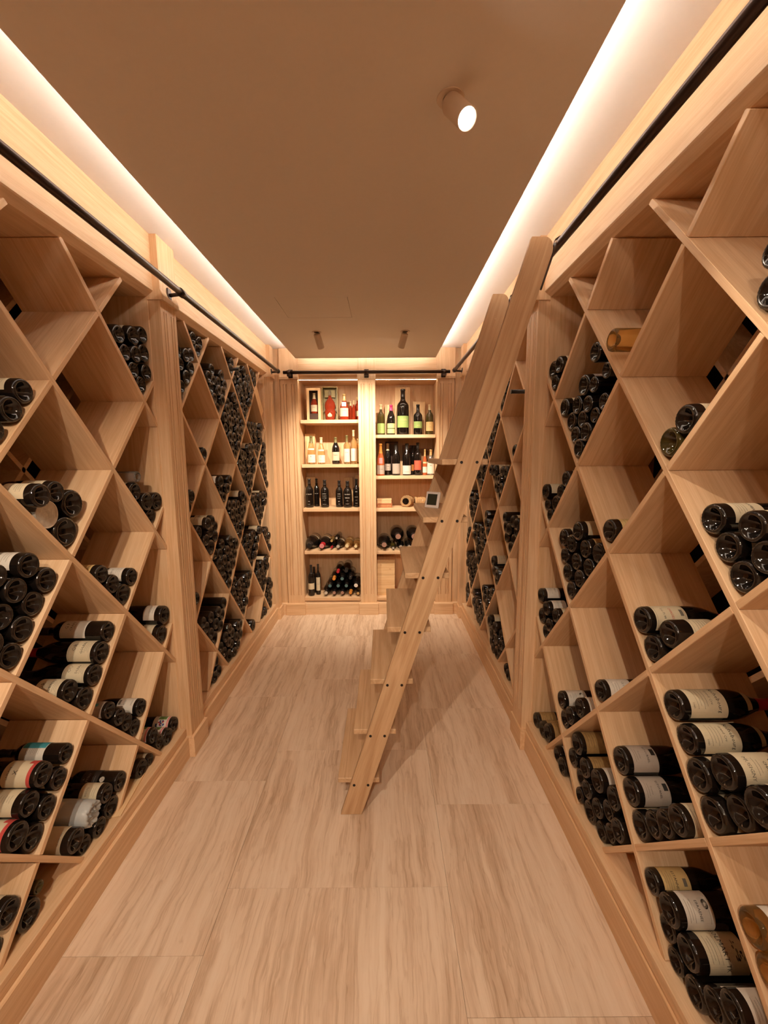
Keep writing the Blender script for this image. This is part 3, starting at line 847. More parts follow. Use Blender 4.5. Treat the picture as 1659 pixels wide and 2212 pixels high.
def label_me(code, R=.0415, name='label'):
    key = (code, round(R, 4))
    if key in LM: return LM[key]
    paper, w0, w1, hw, pr = DES[code]
    mats = [paper]
    def mi(m):
        if m not in mats: mats.append(m)
        return mats.index(m)
    bm = new_bm()
    def fn(h):
        return lambda u, w: (Vector(((R+h)*math.cos(u/R), (R+h)*math.sin(u/R), w)))
    def patch(u0, u1, wa, wb, h, m, n=None):
        f = fn(h); n = n or max(1, int(abs(u1-u0)/.005))
        a = [(bm.verts.new(f(u0+(u1-u0)*i/n, wa)), bm.verts.new(f(u0+(u1-u0)*i/n, wb))) for i in range(n+1)]
        for i in range(n):
            q = bm.faces.new((a[i][0], a[i+1][0], a[i+1][1], a[i][1])); q.material_index = m
    patch(-hw, hw, w0, w1, .0005, 0, 22)
    rnd = random.Random(len(code)*7 + ord(code[0]))
    for e in pr:
        if e[0] == 't':
            f = fn(.0009); add_text(bm, e[1], e[4], mi(e[5]), lambda x, y: f(e[2]+x, e[3]+y))
        elif e[0] == 'l': patch(e[1], e[2], e[3]-e[4]/2, e[3]+e[4]/2, .0008, mi(e[5]))
        elif e[0] == 'b': patch(e[1], e[2], e[3], e[4], .0007, mi(e[5]))
        elif e[0] in ('oval', 'grapes', 'sketch'):
            spots = []
            if e[0] == 'oval': spots = [(e[1], e[2], e[3], e[4], e[5]), (e[1], e[2], e[3]*.75, e[4]*.75, 'ink_grey')]
            elif e[0] == 'grapes':
                for i in range(16): spots.append((rnd.uniform(-.022, .010), rnd.uniform(.044, .092), .0045, .0045, 'ink_blue' if i % 3 else 'cap_red'))
            else:
                for i in range(14): spots.append((rnd.uniform(-.016, .022)+.0, rnd.uniform(.098, .120), rnd.uniform(.002, .006), rnd.uniform(.001, .003), 'ink_grey' if i % 3 else 'ink_black'))
            for qi, (cu, cw, a, b_, m) in enumerate(spots):
                f = fn(.0008 + .00005*qi)
                ring = [bm.verts.new(f(cu+a*math.cos(t*PI/8), cw+b_*math.sin(t*PI/8))) for t in range(16)]
                q = bm.faces.new(ring); q.material_index = mi(m)
    me = mesh_only(name, bm, mats, smooth=False)
    LM[key] = me
    return me

CAPM = {}
def capsule_me(shape, mat, R=.0415, H=.296, frm=.80):
    key = (shape, mat, R, H, frm)
    if key in CAPM: return CAPM[key]
    pts = [(r, z) for r, z in SHAPES[shape] if z >= frm]
    def rad(z):
        p = SHAPES[shape]
        for a, b_ in zip(p[:-1], p[1:]):
            if a[1] <= z <= b_[1]: return a[0] + (b_[0]-a[0])*(z-a[1])/max(1e-6, b_[1]-a[1])
        return .36
    pr = [(rad(frm)*R+.0006, frm*H)] + [(r*R+.0007 if r > 0 else 0, z*H + (.0006 if z >= 1 else 0)) for r, z in pts]
    bm = new_bm(); lathe(bm, pr, 24)
    me = mesh_only('capsule', bm, [mat], smooth=True); CAPM[key] = me
    return me

def basis(zd, xd):
    z = Vector(zd).normalized(); x = Vector(xd); x = (x - z*x.dot(z)).normalized(); y = z.cross(x)
    return Matrix(((x.x, y.x, z.x), (x.y, y.y, z.y), (x.z, y.z, z.z))).to_4x4()

WORD = {'c': 'cream-labelled dark bottle', 'w': 'white-labelled dark bottle', 'y': 'yellow-labelled dark bottle', 'g': 'cream-labelled dark bottle',
        'k': 'teal-printed dark bottle', 'p': 'colourful grape-labelled bottle', 'u': 'bottle with blue label', 'r': 'red-and-cream-labelled bottle',
        'd': 'dark-labelled bottle with silver seal', 'o': 'ochre-labelled old bottle', 'b': 'old-style cream-labelled bottle', 'e': 'engraved-picture-labelled bottle',
        's': 'cream-labelled dark bottle', 'n': 'dark bottle', 'v': 'olive glass bottle', 't': 'dark bottle'}
HT = {-2: 'low at floor', -1: 'floor level', 0: 'shin height', 1: 'knee height', 2: 'waist height', 3: 'chest height', 4: 'head height', 5: 'under the frieze', 6: 'at the frieze'}
ORD = ['lowest', 'second lowest', 'third lowest', 'fourth lowest', 'fifth lowest', 'sixth lowest', 'seventh lowest', 'eighth lowest', 'ninth lowest', 'tenth lowest', 'eleventh lowest', 'twelfth lowest', 'thirteenth lowest', 'fourteenth lowest', 'fifteenth lowest']
CNT = ['beside pilaster', 'one cell from pilaster', 'two cells from pilaster', 'three cells from pilaster', 'four cells from pilaster', 'five cells from pilaster', 'six cells from pilaster']
DATA = """L1 1 5 1.865 2.178 0.0391 Bn
L1 1 5 1.984 2.204 0.0436 Bc
L1 1 5 2.065 2.229 0.0394 Bn
L1 1 5 1.905 2.112 0.0372 Bn
L1 1 5 1.981 2.122 0.0384 Bn
L1 1 5 2.061 2.145 0.0435 Bn
L1 1 5 1.961 2.048 0.0375 Bn
L1 1 5 2.064 2.057 0.0399 Bc
L1 1 5 2.016 1.993 0.0392 Bn
L1 -2 4 1.347 1.861 0.0394 Bc
L1 -2 4 1.290 1.799 0.0402 Bn
L1 -2 4 1.227 1.733 0.0372 Bn
L1 -1 3 1.313 1.533 0.0385 Xc
L1 -1 3 1.435 1.535 0.0386 Bc
L1 -1 3 1.512 1.484 0.0522 Bn
L1 -1 3 1.388 1.462 0.0478 Tn
L1 -1 3 1.461 1.389 0.0545 Bn
L1 1 3 1.903 1.495 0.0429 Bc
L1 1 3 1.918 1.563 0.0257 Kn
L1 1 3 1.972 1.442 0.0439 Bn
L1 1 3 2.060 1.436 0.0436 Bn
L1 1 3 2.012 1.367 0.0397 Bn
L1 -2 2 1.290 1.311 0.0416 Dw
L1 -2 2 1.349 1.246 0.0425 Dn
L1 -2 2 1.184 1.306 0.0373 Dn
L1 -2 2 1.237 1.246 0.0414 Dt
L1 -2 2 1.292 1.184 0.0413 Dt
L1 -2 2 1.183 1.182 0.0418 Dt
L1 -2 2 1.240 1.120 0.0412 Dt
L1 -2 2 1.185 1.058 0.0406 Dt
L1 -2 2 1.133 1.247 0.0395 Dn
L1 -2 2 1.131 1.118 0.0399 Dn
L1 0 2 1.621 1.185 0.0382 By
L1 0 2 1.798 1.124 0.0384 Bw
L1 0 2 1.675 1.127 0.0404 Bn
L1 0 2 1.736 1.065 0.0457 Bn
L1 1 1 2.056 0.841 0.0479 Bw2
L1 1 1 2.012 0.756 0.0468 Bc2
L1 -1 1 1.631 0.940 0.0415 DwG
L1 -1 1 1.572 0.877 0.0443 Bg1
L1 -1 1 1.518 0.811 0.0407 Bg2
L1 -1 1 1.404 0.811 0.0410 Bg3
L1 -1 1 1.461 0.749 0.0425 Bn
L1 0 0 1.793 0.496 0.0386 Bw3
L1 0 0 1.588 0.614 0.0342 Bk
L1 0 0 1.632 0.556 0.0367 Bn
L1 0 0 1.687 0.494 0.0391 Bn
L1 0 0 1.737 0.433 0.0391 Bn
L1 1 -1 2.065 0.219 0.0388 Bp
L1 1 -1 1.984 0.208 0.0424 Bp
L1 1 -1 1.869 0.296 0.0371 Bp
L1 1 -1 1.909 0.234 0.0359 Bn
L1 -2 0 1.348 0.608 0.0333 Du
L1 -2 0 1.246 0.610 0.0394 Br
L1 -2 0 1.296 0.553 0.0354 Bc
L1 -2 0 1.190 0.553 0.0395 Bc3
L1 -2 0 1.241 0.494 0.0377 Bn
L1 -2 0 1.129 0.499 0.0413 Br
L1 -2 0 1.185 0.437 0.0418 Bn
L1 -1 -1 1.601 0.280 0.0391 Dd
L1 -1 -1 1.519 0.295 0.0370 By2
L1 -1 -1 1.432 0.285 0.0492 Wn
L1 -1 -1 1.538 0.215 0.0437 Bn
L1 -1 -1 1.458 0.202 0.0363 Bn
L1 -1 -1 1.339 0.264 0.0425 Bc4
L1 -1 -1 1.386 0.201 0.0349 Bn
L1 0 -2 1.830 0.198 0.0259 Bc
L1 0 -2 1.762 0.208 0.0422 Bc5
L1 -3 -1 1.069 0.302 0.0392 Bc
L1 -3 -1 1.015 0.235 0.0355 Bn
L1 -2 -2 1.135 0.210 0.0437 Bn
L1 -2 -2 1.184 0.253 0.0206 Vn
R1 0 4 1.667 2.045 0.0391 Bn
R1 -1 5 1.494 2.043 0.0385 Gn
R1 0 4 1.580 1.960 0.0310 Bc
R1 1 5 2.096 2.064 0.0426 Bn
R1 1 5 2.014 2.071 0.0389 Bc
R1 1 5 2.051 1.998 0.0358 Bn
R1 0 4 1.769 1.937 0.0444 Bw
R1 0 4 1.692 1.927 0.0329 Bn
R1 0 4 1.927 1.866 0.0406 Bc
R1 0 4 1.815 1.863 0.0396 Bn
R1 0 4 1.715 1.855 0.0350 Bn
R1 0 4 1.603 1.850 0.0339 Bn
R1 0 4 1.867 1.800 0.0416 Bn
R1 0 4 1.767 1.798 0.0395 Bn
R1 0 4 1.667 1.805 0.0338 Bn
R1 0 4 1.816 1.737 0.0377 Bn
R1 0 4 1.708 1.743 0.0402 Bn
R1 0 4 1.761 1.680 0.0410 Bn
R1 -2 4 1.149 1.745 0.0411 Bc
R1 -2 4 1.209 1.685 0.0427 Bv
R1 -3 5 0.935 1.997 0.0410 Bn
R1 -3 5 0.933 2.072 0.0338 Bn
R1 1 3 1.880 1.542 0.0380 Bc
R1 1 3 2.102 1.468 0.0370 Bc6
R1 1 3 2.082 1.403 0.0308 Bn
R1 1 3 1.992 1.418 0.0397 Bn
R1 1 3 1.930 1.480 0.0343 Bn
R1 1 3 2.037 1.358 0.0313 Bn
R1 0 2 1.736 1.328 0.0414 Bc
R1 0 2 1.883 1.270 0.0423 Bc
R1 0 2 1.794 1.262 0.0410 Bn
R1 0 2 1.683 1.263 0.0415 By
R1 0 2 1.577 1.268 0.0429 Bn
R1 0 2 1.852 1.195 0.0369 Bn
R1 0 2 1.746 1.192 0.0400 Bn
R1 0 2 1.638 1.194 0.0398 Bn
R1 0 2 1.805 1.130 0.0388 Bn
R1 0 2 1.694 1.131 0.0396 Bn
R1 0 2 1.757 1.062 0.0395 Bn
R1 -1 3 1.490 1.376 0.0412 By
R1 -3 3 1.037 1.487 0.0394 Bc
R1 -3 3 0.925 1.486 0.0372 Bc
R1 -3 3 0.983 1.426 0.0387 Bc
R1 -3 3 0.877 1.426 0.0389 Bn
R1 -3 3 0.930 1.367 0.0395 Bn
R1 -2 2 1.265 1.125 0.0423 Bc7
R1 -2 2 1.157 1.125 0.0418 Bc8
R1 -2 2 1.207 1.058 0.0413 Bn
R1 1 1 2.103 0.918 0.0364 Bw
R1 1 1 2.025 0.876 0.0373 Bw
R1 1 1 2.095 0.809 0.0399 Bn
R1 1 1 1.913 0.880 0.0360 Bc
R1 1 1 1.984 0.803 0.0357 Bn
R1 1 1 2.040 0.744 0.0378 Bn
R1 -1 1 1.476 0.755 0.0401 Bw4
R1 0 0 1.817 0.504 0.0394 Bw5
R1 0 0 1.636 0.578 0.0419 Bw
R1 0 0 1.765 0.441 0.0417 Bn
R1 0 0 1.705 0.497 0.0396 Bn
R1 1 -1 2.100 0.205 0.0394 Bo
R1 1 -1 2.017 0.209 0.0427 Bo
R1 1 -1 1.936 0.246 0.0457 Bo
R1 -1 -1 1.643 0.406 0.0457 Bo1
R1 -1 -1 1.556 0.362 0.0399 Bo1
R1 -1 -1 1.598 0.284 0.0382 Bn
R1 -1 -1 1.665 0.324 0.0385 Bn
R1 -1 -1 1.462 0.384 0.0430 Bw
R1 -1 -1 1.523 0.293 0.0356 Bn
R1 -1 -1 1.579 0.216 0.0312 Bn
R1 -1 -1 1.361 0.400 0.0426 Bo
R1 -1 -1 1.389 0.323 0.0390 Bn
R1 -1 -1 1.451 0.276 0.0377 Bn
R1 -1 -1 1.503 0.211 0.0447 Bn
R1 -1 -1 1.419 0.204 0.0382 Bn
R1 -1 -1 1.363 0.253 0.0356 Bn
R1 -1 -1 1.308 0.321 0.0401 Bn
R1 0 -2 1.834 0.204 0.0377 Bw
R1 0 -2 1.754 0.207 0.0412 Bc5
R1 -2 0 1.323 0.584 0.0450 Bw6
R1 -2 0 1.264 0.514 0.0444 Bw6
R1 -2 0 1.207 0.441 0.0449 Bc
R1 -2 0 1.147 0.503 0.0406 Bc
R1 -2 0 1.092 0.562 0.0393 Bn
R1 -2 0 1.039 0.624 0.0407 Bc9
R1 -3 1 1.100 0.937 0.0409 Bb
R1 -3 1 1.044 0.872 0.0391 Bb
R1 -3 1 0.984 0.813 0.0414 Bc
R1 -3 1 0.920 0.875 0.0411 Be
R1 -3 1 0.930 0.748 0.0421 Bc
R1 -3 1 0.873 0.808 0.0396 Bc
R1 -3 1 0.821 0.872 0.0424 Bc
R1 -3 -1 1.119 0.332 0.0357 Bs
R1 -3 -1 1.040 0.330 0.0425 Bs2
R1 -3 -1 0.974 0.274 0.0432 Ms3
R1 -3 -1 1.051 0.252 0.0356 Bn
R1 -3 -1 1.007 0.199 0.0327 Bn
R1 -3 -1 0.932 0.204 0.0380 Bn
R1 -3 -1 0.874 0.255 0.0383 Bw
R1 -3 -1 0.827 0.319 0.0374 Bw
R1 -4 0 0.796 0.591 0.0374 Gw
R1 -4 0 0.750 0.535 0.0342 Gn
L2 0 5 2.364 1.990 0.0397 Bn
L2 0 5 2.417 2.050 0.0401 Bn
L2 0 5 2.310 2.051 0.0403 Bn
L2 0 5 2.470 2.111 0.0408 Bn
L2 0 5 2.364 2.111 0.0401 Bn
L2 0 5 2.525 2.173 0.0407 Bn
L2 0 5 2.308 2.166 0.0376 Bn
L2 0 5 2.416 2.172 0.0391 Bn
L2 0 5 2.358 2.227 0.0408 Bn
L2 0 5 2.469 2.232 0.0398 Bn
L2 0 5 2.548 2.251 0.0407 Bn
L2 1 6 2.639 2.299 0.0379 Bn
L2 1 6 2.691 2.357 0.0391 Bn
L2 1 6 2.590 2.358 0.0384 Bn
L2 2 5 2.916 1.990 0.0394 Bn
L2 2 5 2.969 2.049 0.0395 Bn
L2 2 5 2.862 2.048 0.0375 Bn
L2 2 5 2.914 2.105 0.0383 Bn
L2 2 5 2.813 2.106 0.0385 Bn
L2 2 5 3.022 2.111 0.0407 Bn
L2 2 5 2.761 2.166 0.0402 Bn
L2 2 5 2.864 2.164 0.0381 Bn
L2 2 5 2.963 2.168 0.0403 Bn
L2 2 5 3.076 2.168 0.0380 Bn
L2 2 5 3.022 2.224 0.0397 Bn
L2 2 5 2.815 2.223 0.0379 Bn
L2 1 4 2.639 1.676 0.0375 Bn
L2 3 6 3.192 2.303 0.0405 Bn
L2 3 6 3.248 2.360 0.0382 Gn
L2 3 4 3.192 1.677 0.0383 Bn
L2 3 4 3.243 1.739 0.0409 Bn
L2 3 4 3.141 1.738 0.0406 Bn
L2 3 4 3.299 1.796 0.0385 Bn
L2 3 4 3.087 1.800 0.0409 Bn
L2 3 4 3.192 1.801 0.0394 Bn
L2 3 4 3.351 1.857 0.0399 Bn
L2 3 4 3.249 1.855 0.0382 Bn
L2 3 4 3.032 1.861 0.0408 Bn
L2 3 4 3.139 1.862 0.0399 Bn
L2 3 4 3.200 1.917 0.0409 Bn
L2 3 4 3.298 1.918 0.0406 Bn
L2 3 4 3.400 1.919 0.0385 Bn
L2 3 4 3.086 1.921 0.0388 Bn
L2 3 4 3.001 1.934 0.0381 Bn
L2 3 4 3.143 1.973 0.0380 Bn
L2 3 4 3.249 1.980 0.0377 Bn
L2 3 4 3.339 1.986 0.0386 Bn
L2 3 4 3.055 1.993 0.0396 Bn
L2 3 4 3.192 2.031 0.0375 Bn
L2 3 4 3.116 2.047 0.0399 Bn
L2 3 4 3.284 2.049 0.0387 Bn
L2 3 4 3.225 2.100 0.0386 Bn
L2 4 5 3.469 1.992 0.0404 Bn
L2 4 5 3.524 2.050 0.0392 Bn
L2 4 5 3.415 2.051 0.0386 Bn
L2 4 5 3.469 2.108 0.0392 Bn
L2 4 5 3.363 2.110 0.0400 Bn
L2 4 5 3.576 2.107 0.0377 Bn
L2 4 5 3.523 2.167 0.0409 Bn
L2 4 5 3.627 2.164 0.0376 Bn
L2 4 5 3.418 2.169 0.0401 Bn
L2 4 5 3.310 2.172 0.0405 Bn
L2 4 5 3.677 2.221 0.0376 Bn
L2 4 5 3.580 2.226 0.0403 Bn
L2 4 5 3.470 2.228 0.0388 Bn
L2 4 5 3.366 2.231 0.0395 Bn
L2 4 5 3.271 2.240 0.0375 Bn
L2 4 5 3.526 2.283 0.0377 Bn
L2 4 5 3.421 2.288 0.0381 Bn
L2 4 5 3.607 2.303 0.0408 Bn
L2 4 5 3.323 2.296 0.0382 Bn
L2 4 5 3.476 2.344 0.0401 Bc
L2 5 6 3.747 2.303 0.0408 Bn
L2 5 6 3.692 2.365 0.0408 Bn
L2 5 6 3.802 2.362 0.0387 Bn
L2 5 4 3.747 1.678 0.0387 Bn
L2 5 4 3.694 1.737 0.0393 Bn
L2 5 4 3.798 1.739 0.0402 Bn
L2 5 4 3.642 1.794 0.0379 Bn
L2 5 4 3.853 1.799 0.0401 Bn
L2 5 4 3.743 1.800 0.0403 Bn
L2 5 4 3.590 1.855 0.0405 Bn
L2 5 4 3.688 1.855 0.0376 Bn
L2 5 4 3.798 1.860 0.0408 Bn
L2 5 4 3.907 1.857 0.0378 Bn
L2 5 4 3.536 1.913 0.0387 Bn
L2 5 4 3.738 1.915 0.0396 Bn
L2 5 4 3.856 1.918 0.0407 Bc
L2 5 4 3.640 1.917 0.0387 Bn
L2 2 3 2.916 1.370 0.0407 Rn
L2 2 3 2.971 1.429 0.0394 Rn
L2 2 3 2.861 1.429 0.0386 Rn
L2 2 3 2.916 1.485 0.0386 Rn
L2 2 3 2.809 1.486 0.0381 Bw
L2 2 3 3.025 1.486 0.0378 Bn
L2 0 3 2.364 1.365 0.0380 Bn
L2 0 3 2.414 1.425 0.0399 Bn
L2 0 3 2.313 1.426 0.0410 Bn
L2 4 3 3.470 1.366 0.0381 Bn
L2 4 3 3.419 1.422 0.0377 Bn
L2 4 3 3.521 1.427 0.0410 Bn
L2 4 3 3.368 1.481 0.0394 Bn
L2 4 3 3.465 1.485 0.0389 Bn
L2 4 3 3.577 1.486 0.0383 Bn
L2 4 3 3.315 1.541 0.0396 Bn
L2 4 3 3.522 1.543 0.0404 Bn
L2 4 3 3.628 1.545 0.0391 Bn
L2 4 3 3.414 1.545 0.0390 Bn
L2 4 3 3.262 1.598 0.0377 Bn
L2 4 3 3.469 1.605 0.0407 Bn
L2 4 3 3.574 1.601 0.0376 Bn
L2 4 3 3.362 1.605 0.0392 Bn
L2 4 3 3.666 1.616 0.0404 Bn
L2 4 3 3.526 1.660 0.0380 Bn
L2 4 3 3.414 1.666 0.0401 Bn
L2 4 3 3.607 1.673 0.0408 Bn
L2 4 3 3.324 1.675 0.0397 Bn
L2 4 3 3.474 1.720 0.0403 Bc
L2 4 3 3.553 1.731 0.0379 Bc
L2 6 3 4.001 1.390 0.0390 Bn
L2 6 3 3.949 1.448 0.0380 Bn
L2 6 3 3.898 1.508 0.0405 Bn
L2 6 3 4.002 1.504 0.0385 Bn
L2 6 3 3.954 1.566 0.0391 Bn
L2 6 3 3.844 1.570 0.0410 Bn
L2 6 3 3.902 1.628 0.0405 Bn
L2 6 3 3.999 1.633 0.0409 Bn
L2 6 3 3.947 1.694 0.0391 Bn
L2 6 3 4.001 1.752 0.0392 Bn
L2 1 2 2.639 1.073 0.0500 Bn
L2 1 2 2.707 1.131 0.0392 Bn
L2 1 2 2.571 1.132 0.0385 Bn
L2 1 2 2.639 1.171 0.0389 Bn
L2 1 2 2.759 1.189 0.0380 Bn
L2 1 2 2.520 1.190 0.0388 Bn
L2 1 2 2.692 1.232 0.0410 Bc
L2 1 2 2.589 1.233 0.0409 Bc
L2 5 2 3.747 1.057 0.0397 Bn
L2 5 2 3.694 1.116 0.0392 Bn
L2 5 2 3.800 1.115 0.0387 Bn
L2 5 2 3.852 1.172 0.0378 Bn
L2 5 2 3.640 1.173 0.0385 Bn
L2 5 2 3.747 1.176 0.0402 Bn
L2 5 2 3.902 1.234 0.0405 Bn
L2 5 2 3.589 1.232 0.0388 Bn
L2 5 2 3.803 1.234 0.0403 Bn
L2 5 2 3.690 1.234 0.0402 Bn
L2 5 2 3.747 1.292 0.0399 Bn
L2 5 2 3.539 1.292 0.0398 Bn
L2 5 2 3.638 1.296 0.0402 Bn
L2 5 2 3.956 1.292 0.0388 Bn
L2 5 2 3.853 1.298 0.0400 Bc
L2 3 2 3.192 1.055 0.0385 Bn
L2 3 2 3.245 1.114 0.0392 Bn
L2 3 2 3.141 1.116 0.0402 Bn
L2 3 2 3.298 1.175 0.0399 Bn
L2 3 2 3.088 1.174 0.0385 Bn
L2 3 2 3.196 1.177 0.0408 Bn
L2 3 2 3.035 1.234 0.0398 Bn
L2 3 2 3.351 1.234 0.0395 Bn
L2 3 2 3.139 1.232 0.0375 Bn
L2 3 2 3.249 1.238 0.0394 Bn
L2 3 2 3.189 1.290 0.0384 Bn
L2 3 2 3.090 1.293 0.0399 Bn
L2 3 2 3.302 1.297 0.0391 Bn
L2 3 2 3.389 1.305 0.0404 Bn
L2 3 2 2.995 1.303 0.0398 Bn
L2 3 2 3.241 1.349 0.0403 Bc
L2 2 1 2.918 0.744 0.0387 Bn
L2 2 1 2.865 0.803 0.0398 Bn
L2 2 1 2.969 0.805 0.0401 Bn
L2 2 1 2.812 0.865 0.0404 Bn
L2 2 1 3.022 0.864 0.0387 Bn
L2 2 1 2.916 0.866 0.0405 Bn
L2 2 1 3.074 0.924 0.0405 Bn
L2 2 1 2.973 0.925 0.0399 Bn
L2 2 1 2.758 0.926 0.0409 Bn
L2 2 1 2.863 0.929 0.0408 Bn
L2 2 1 2.921 0.986 0.0393 Bn
L2 2 1 3.024 0.987 0.0394 Bn
L2 2 1 2.809 0.987 0.0381 Bn
L2 2 1 3.109 0.998 0.0404 Bn
L2 2 1 2.730 1.003 0.0408 Bn
L2 2 1 2.865 1.042 0.0392 Bn
L2 2 1 2.973 1.048 0.0399 Bn
L2 4 1 3.469 0.746 0.0400 Bn
L2 4 1 3.523 0.806 0.0401 Bn
L2 4 1 3.415 0.804 0.0381 Bn
L2 4 1 3.467 0.864 0.0402 Bn
L2 4 1 3.364 0.863 0.0395 Bn
L2 4 1 3.576 0.866 0.0398 Bn
L2 4 1 3.311 0.922 0.0390 Bn
L2 4 1 3.520 0.924 0.0397 Bn
L2 4 1 3.414 0.926 0.0402 Bn
L2 4 1 3.630 0.926 0.0397 Bn
L2 4 1 3.573 0.985 0.0400 Bn
L2 4 1 3.259 0.979 0.0376 Bn
L2 4 1 3.469 0.983 0.0381 Bn
L2 4 1 3.359 0.985 0.0390 Bn
L2 4 1 3.660 1.000 0.0398 Bc
L2 6 1 4.002 0.766 0.0383 Bn
L2 6 1 3.950 0.826 0.0399 Bn
L2 6 1 3.898 0.886 0.0397 Bn
L2 6 1 4.002 0.884 0.0376 Bn
L2 6 1 3.953 0.944 0.0392 Bn
L2 6 1 3.844 0.944 0.0383 Bc
L2 3 0 3.192 0.432 0.0377 Bn
L2 3 0 3.244 0.488 0.0380 Bn
L2 3 0 3.143 0.490 0.0386 Bn
L2 3 0 3.295 0.546 0.0381 Bn
L2 3 0 3.091 0.548 0.0382 Bn
L2 3 0 3.196 0.547 0.0376 Bn
L2 3 0 3.145 0.605 0.0391 Bn
L2 3 0 3.346 0.605 0.0388 Bn
L2 3 0 3.245 0.607 0.0396 Bn
L2 3 0 3.039 0.607 0.0396 Bn
L2 3 0 3.398 0.663 0.0383 Bn
L2 3 0 3.094 0.667 0.0407 Bn
L2 3 0 2.986 0.664 0.0375 Bn
L2 3 0 3.299 0.667 0.0389 Bn
L2 3 0 3.192 0.667 0.0385 Bn
L2 3 0 3.036 0.723 0.0389 Bn
L2 5 0 3.747 0.432 0.0379 Bn
L2 5 0 3.696 0.492 0.0404 Bn
L2 5 0 3.798 0.491 0.0388 Bn
L2 5 0 3.850 0.548 0.0376 Bn
L2 5 0 3.641 0.552 0.0396 Bn
L2 5 0 3.749 0.550 0.0378 Bn
L2 5 0 3.901 0.607 0.0394 Bn
L2 5 0 3.697 0.608 0.0387 Bn
L2 5 0 3.802 0.609 0.0395 Bn
L2 5 0 3.589 0.614 0.0409 Bn
L2 5 0 3.953 0.668 0.0404 Bn
L2 5 0 3.749 0.667 0.0390 Bn
L2 5 0 3.648 0.670 0.0403 Bn
L2 5 0 3.853 0.671 0.0397 Bc
L2 1 0 2.639 0.450 0.0500 Bn
L2 1 0 2.708 0.507 0.0380 Bn
L2 1 0 2.572 0.511 0.0396 Bn
L2 1 0 2.641 0.549 0.0395 Bn
L2 1 0 2.758 0.568 0.0409 Bn
L2 1 0 2.519 0.572 0.0409 Bn
L2 1 0 2.592 0.612 0.0396 Bn
L2 1 0 2.689 0.612 0.0387 Bn
L2 1 0 2.812 0.629 0.0406 Bn
L2 1 0 2.464 0.629 0.0375 Bn
L2 0 1 2.364 0.743 0.0379 Bn
L2 0 1 2.414 0.802 0.0395 Bn
L2 2 -1 2.848 0.216 0.0500 Bn
L2 2 -1 2.936 0.204 0.0380 Bn
L2 2 -1 3.011 0.228 0.0397 Bn
L2 2 -1 2.781 0.278 0.0406 Bn
L2 2 -1 2.912 0.278 0.0388 Bn
L2 2 -1 3.064 0.287 0.0390 Bn
L2 2 -1 2.986 0.303 0.0383 Bn
L2 2 -1 2.848 0.322 0.0385 Bn
L2 2 -1 2.727 0.340 0.0409 Bn
L2 2 -1 3.116 0.347 0.0388 Bn
L2 2 -1 2.927 0.357 0.0409 Bn
L2 2 -1 3.036 0.364 0.0407 Bn
L2 2 -1 2.797 0.382 0.0396 Bn
L2 2 -1 2.870 0.413 0.0384 Bn
L2 4 -1 3.401 0.216 0.0500 Mn
L2 6 -1 3.948 0.205 0.0392 Bn
L2 6 -1 4.001 0.264 0.0390 Bn
L2 6 -1 3.896 0.264 0.0386 Bn
L2 6 -1 3.948 0.324 0.0409 Bn
L2 6 -1 3.844 0.322 0.0392 Bn
L2 6 -1 3.894 0.383 0.0385 Bn
L2 6 -1 4.001 0.386 0.0392 Bn
L2 6 -1 3.946 0.441 0.0379 Bn
L2 1 -2 2.574 0.206 0.0397 Bn
L2 1 -2 2.654 0.205 0.0391 Bn
L2 1 -2 2.639 0.282 0.0385 Bn
L2 5 -2 3.679 0.206 0.0402 Bn
L2 5 -2 3.761 0.206 0.0404 Bn
L2 5 -2 3.745 0.283 0.0375 Bn
R2 3 4 3.221 1.677 0.0385 Bn
R2 3 4 3.274 1.736 0.0408 Bn
R2 3 4 3.168 1.737 0.0402 Bn
R2 3 4 3.329 1.794 0.0384 Bn
R2 3 4 3.113 1.795 0.0384 Bn
R2 3 4 3.221 1.796 0.0380 Bn
R2 3 4 3.276 1.854 0.0410 Bn
R2 3 4 3.382 1.851 0.0385 Bn
R2 3 4 3.166 1.853 0.0396 Bn
R2 3 4 3.060 1.854 0.0392 Bn
R2 3 4 3.434 1.910 0.0398 Bn
R2 3 4 3.332 1.912 0.0396 Bn
R2 3 4 3.219 1.913 0.0401 Bn
R2 3 4 3.113 1.911 0.0379 Bn
R2 3 4 3.008 1.914 0.0402 Bn
R2 2 5 2.939 1.988 0.0386 Bn
R2 2 5 2.886 2.046 0.0394 Bn
R2 2 5 2.992 2.046 0.0387 Bn
R2 2 5 2.833 2.103 0.0385 Bn
R2 2 5 2.939 2.105 0.0394 Bn
R2 2 5 3.045 2.105 0.0391 Bn
R2 2 3 2.937 1.366 0.0388 Bn
R2 2 3 2.990 1.425 0.0401 Bn
R2 2 3 2.884 1.425 0.0396 Bn
R2 2 3 3.046 1.481 0.0376 Bn
R2 2 3 2.831 1.482 0.0384 Bn
R2 2 3 2.937 1.485 0.0391 Bn
R2 2 3 3.097 1.542 0.0407 Bc
R2 2 3 2.995 1.542 0.0406 Bc
R2 2 3 2.778 1.540 0.0394 Bn
R2 2 3 2.882 1.539 0.0376 Bn
R2 4 3 3.505 1.368 0.0402 Bn
R2 4 3 3.560 1.426 0.0390 Bn
R2 4 3 3.450 1.427 0.0395 Bn
R2 4 3 3.507 1.485 0.0400 Bn
R2 4 3 3.613 1.485 0.0397 Bn
R2 4 3 3.397 1.486 0.0392 Bn
R2 4 3 3.667 1.545 0.0407 Bn
R2 4 3 3.452 1.542 0.0388 Bn
R2 4 3 3.344 1.544 0.0389 Bn
R2 4 3 3.560 1.546 0.0405 Bn
R2 4 3 3.399 1.599 0.0382 Bn
R2 4 3 3.291 1.600 0.0385 Bn
R2 4 3 3.501 1.605 0.0404 Bn
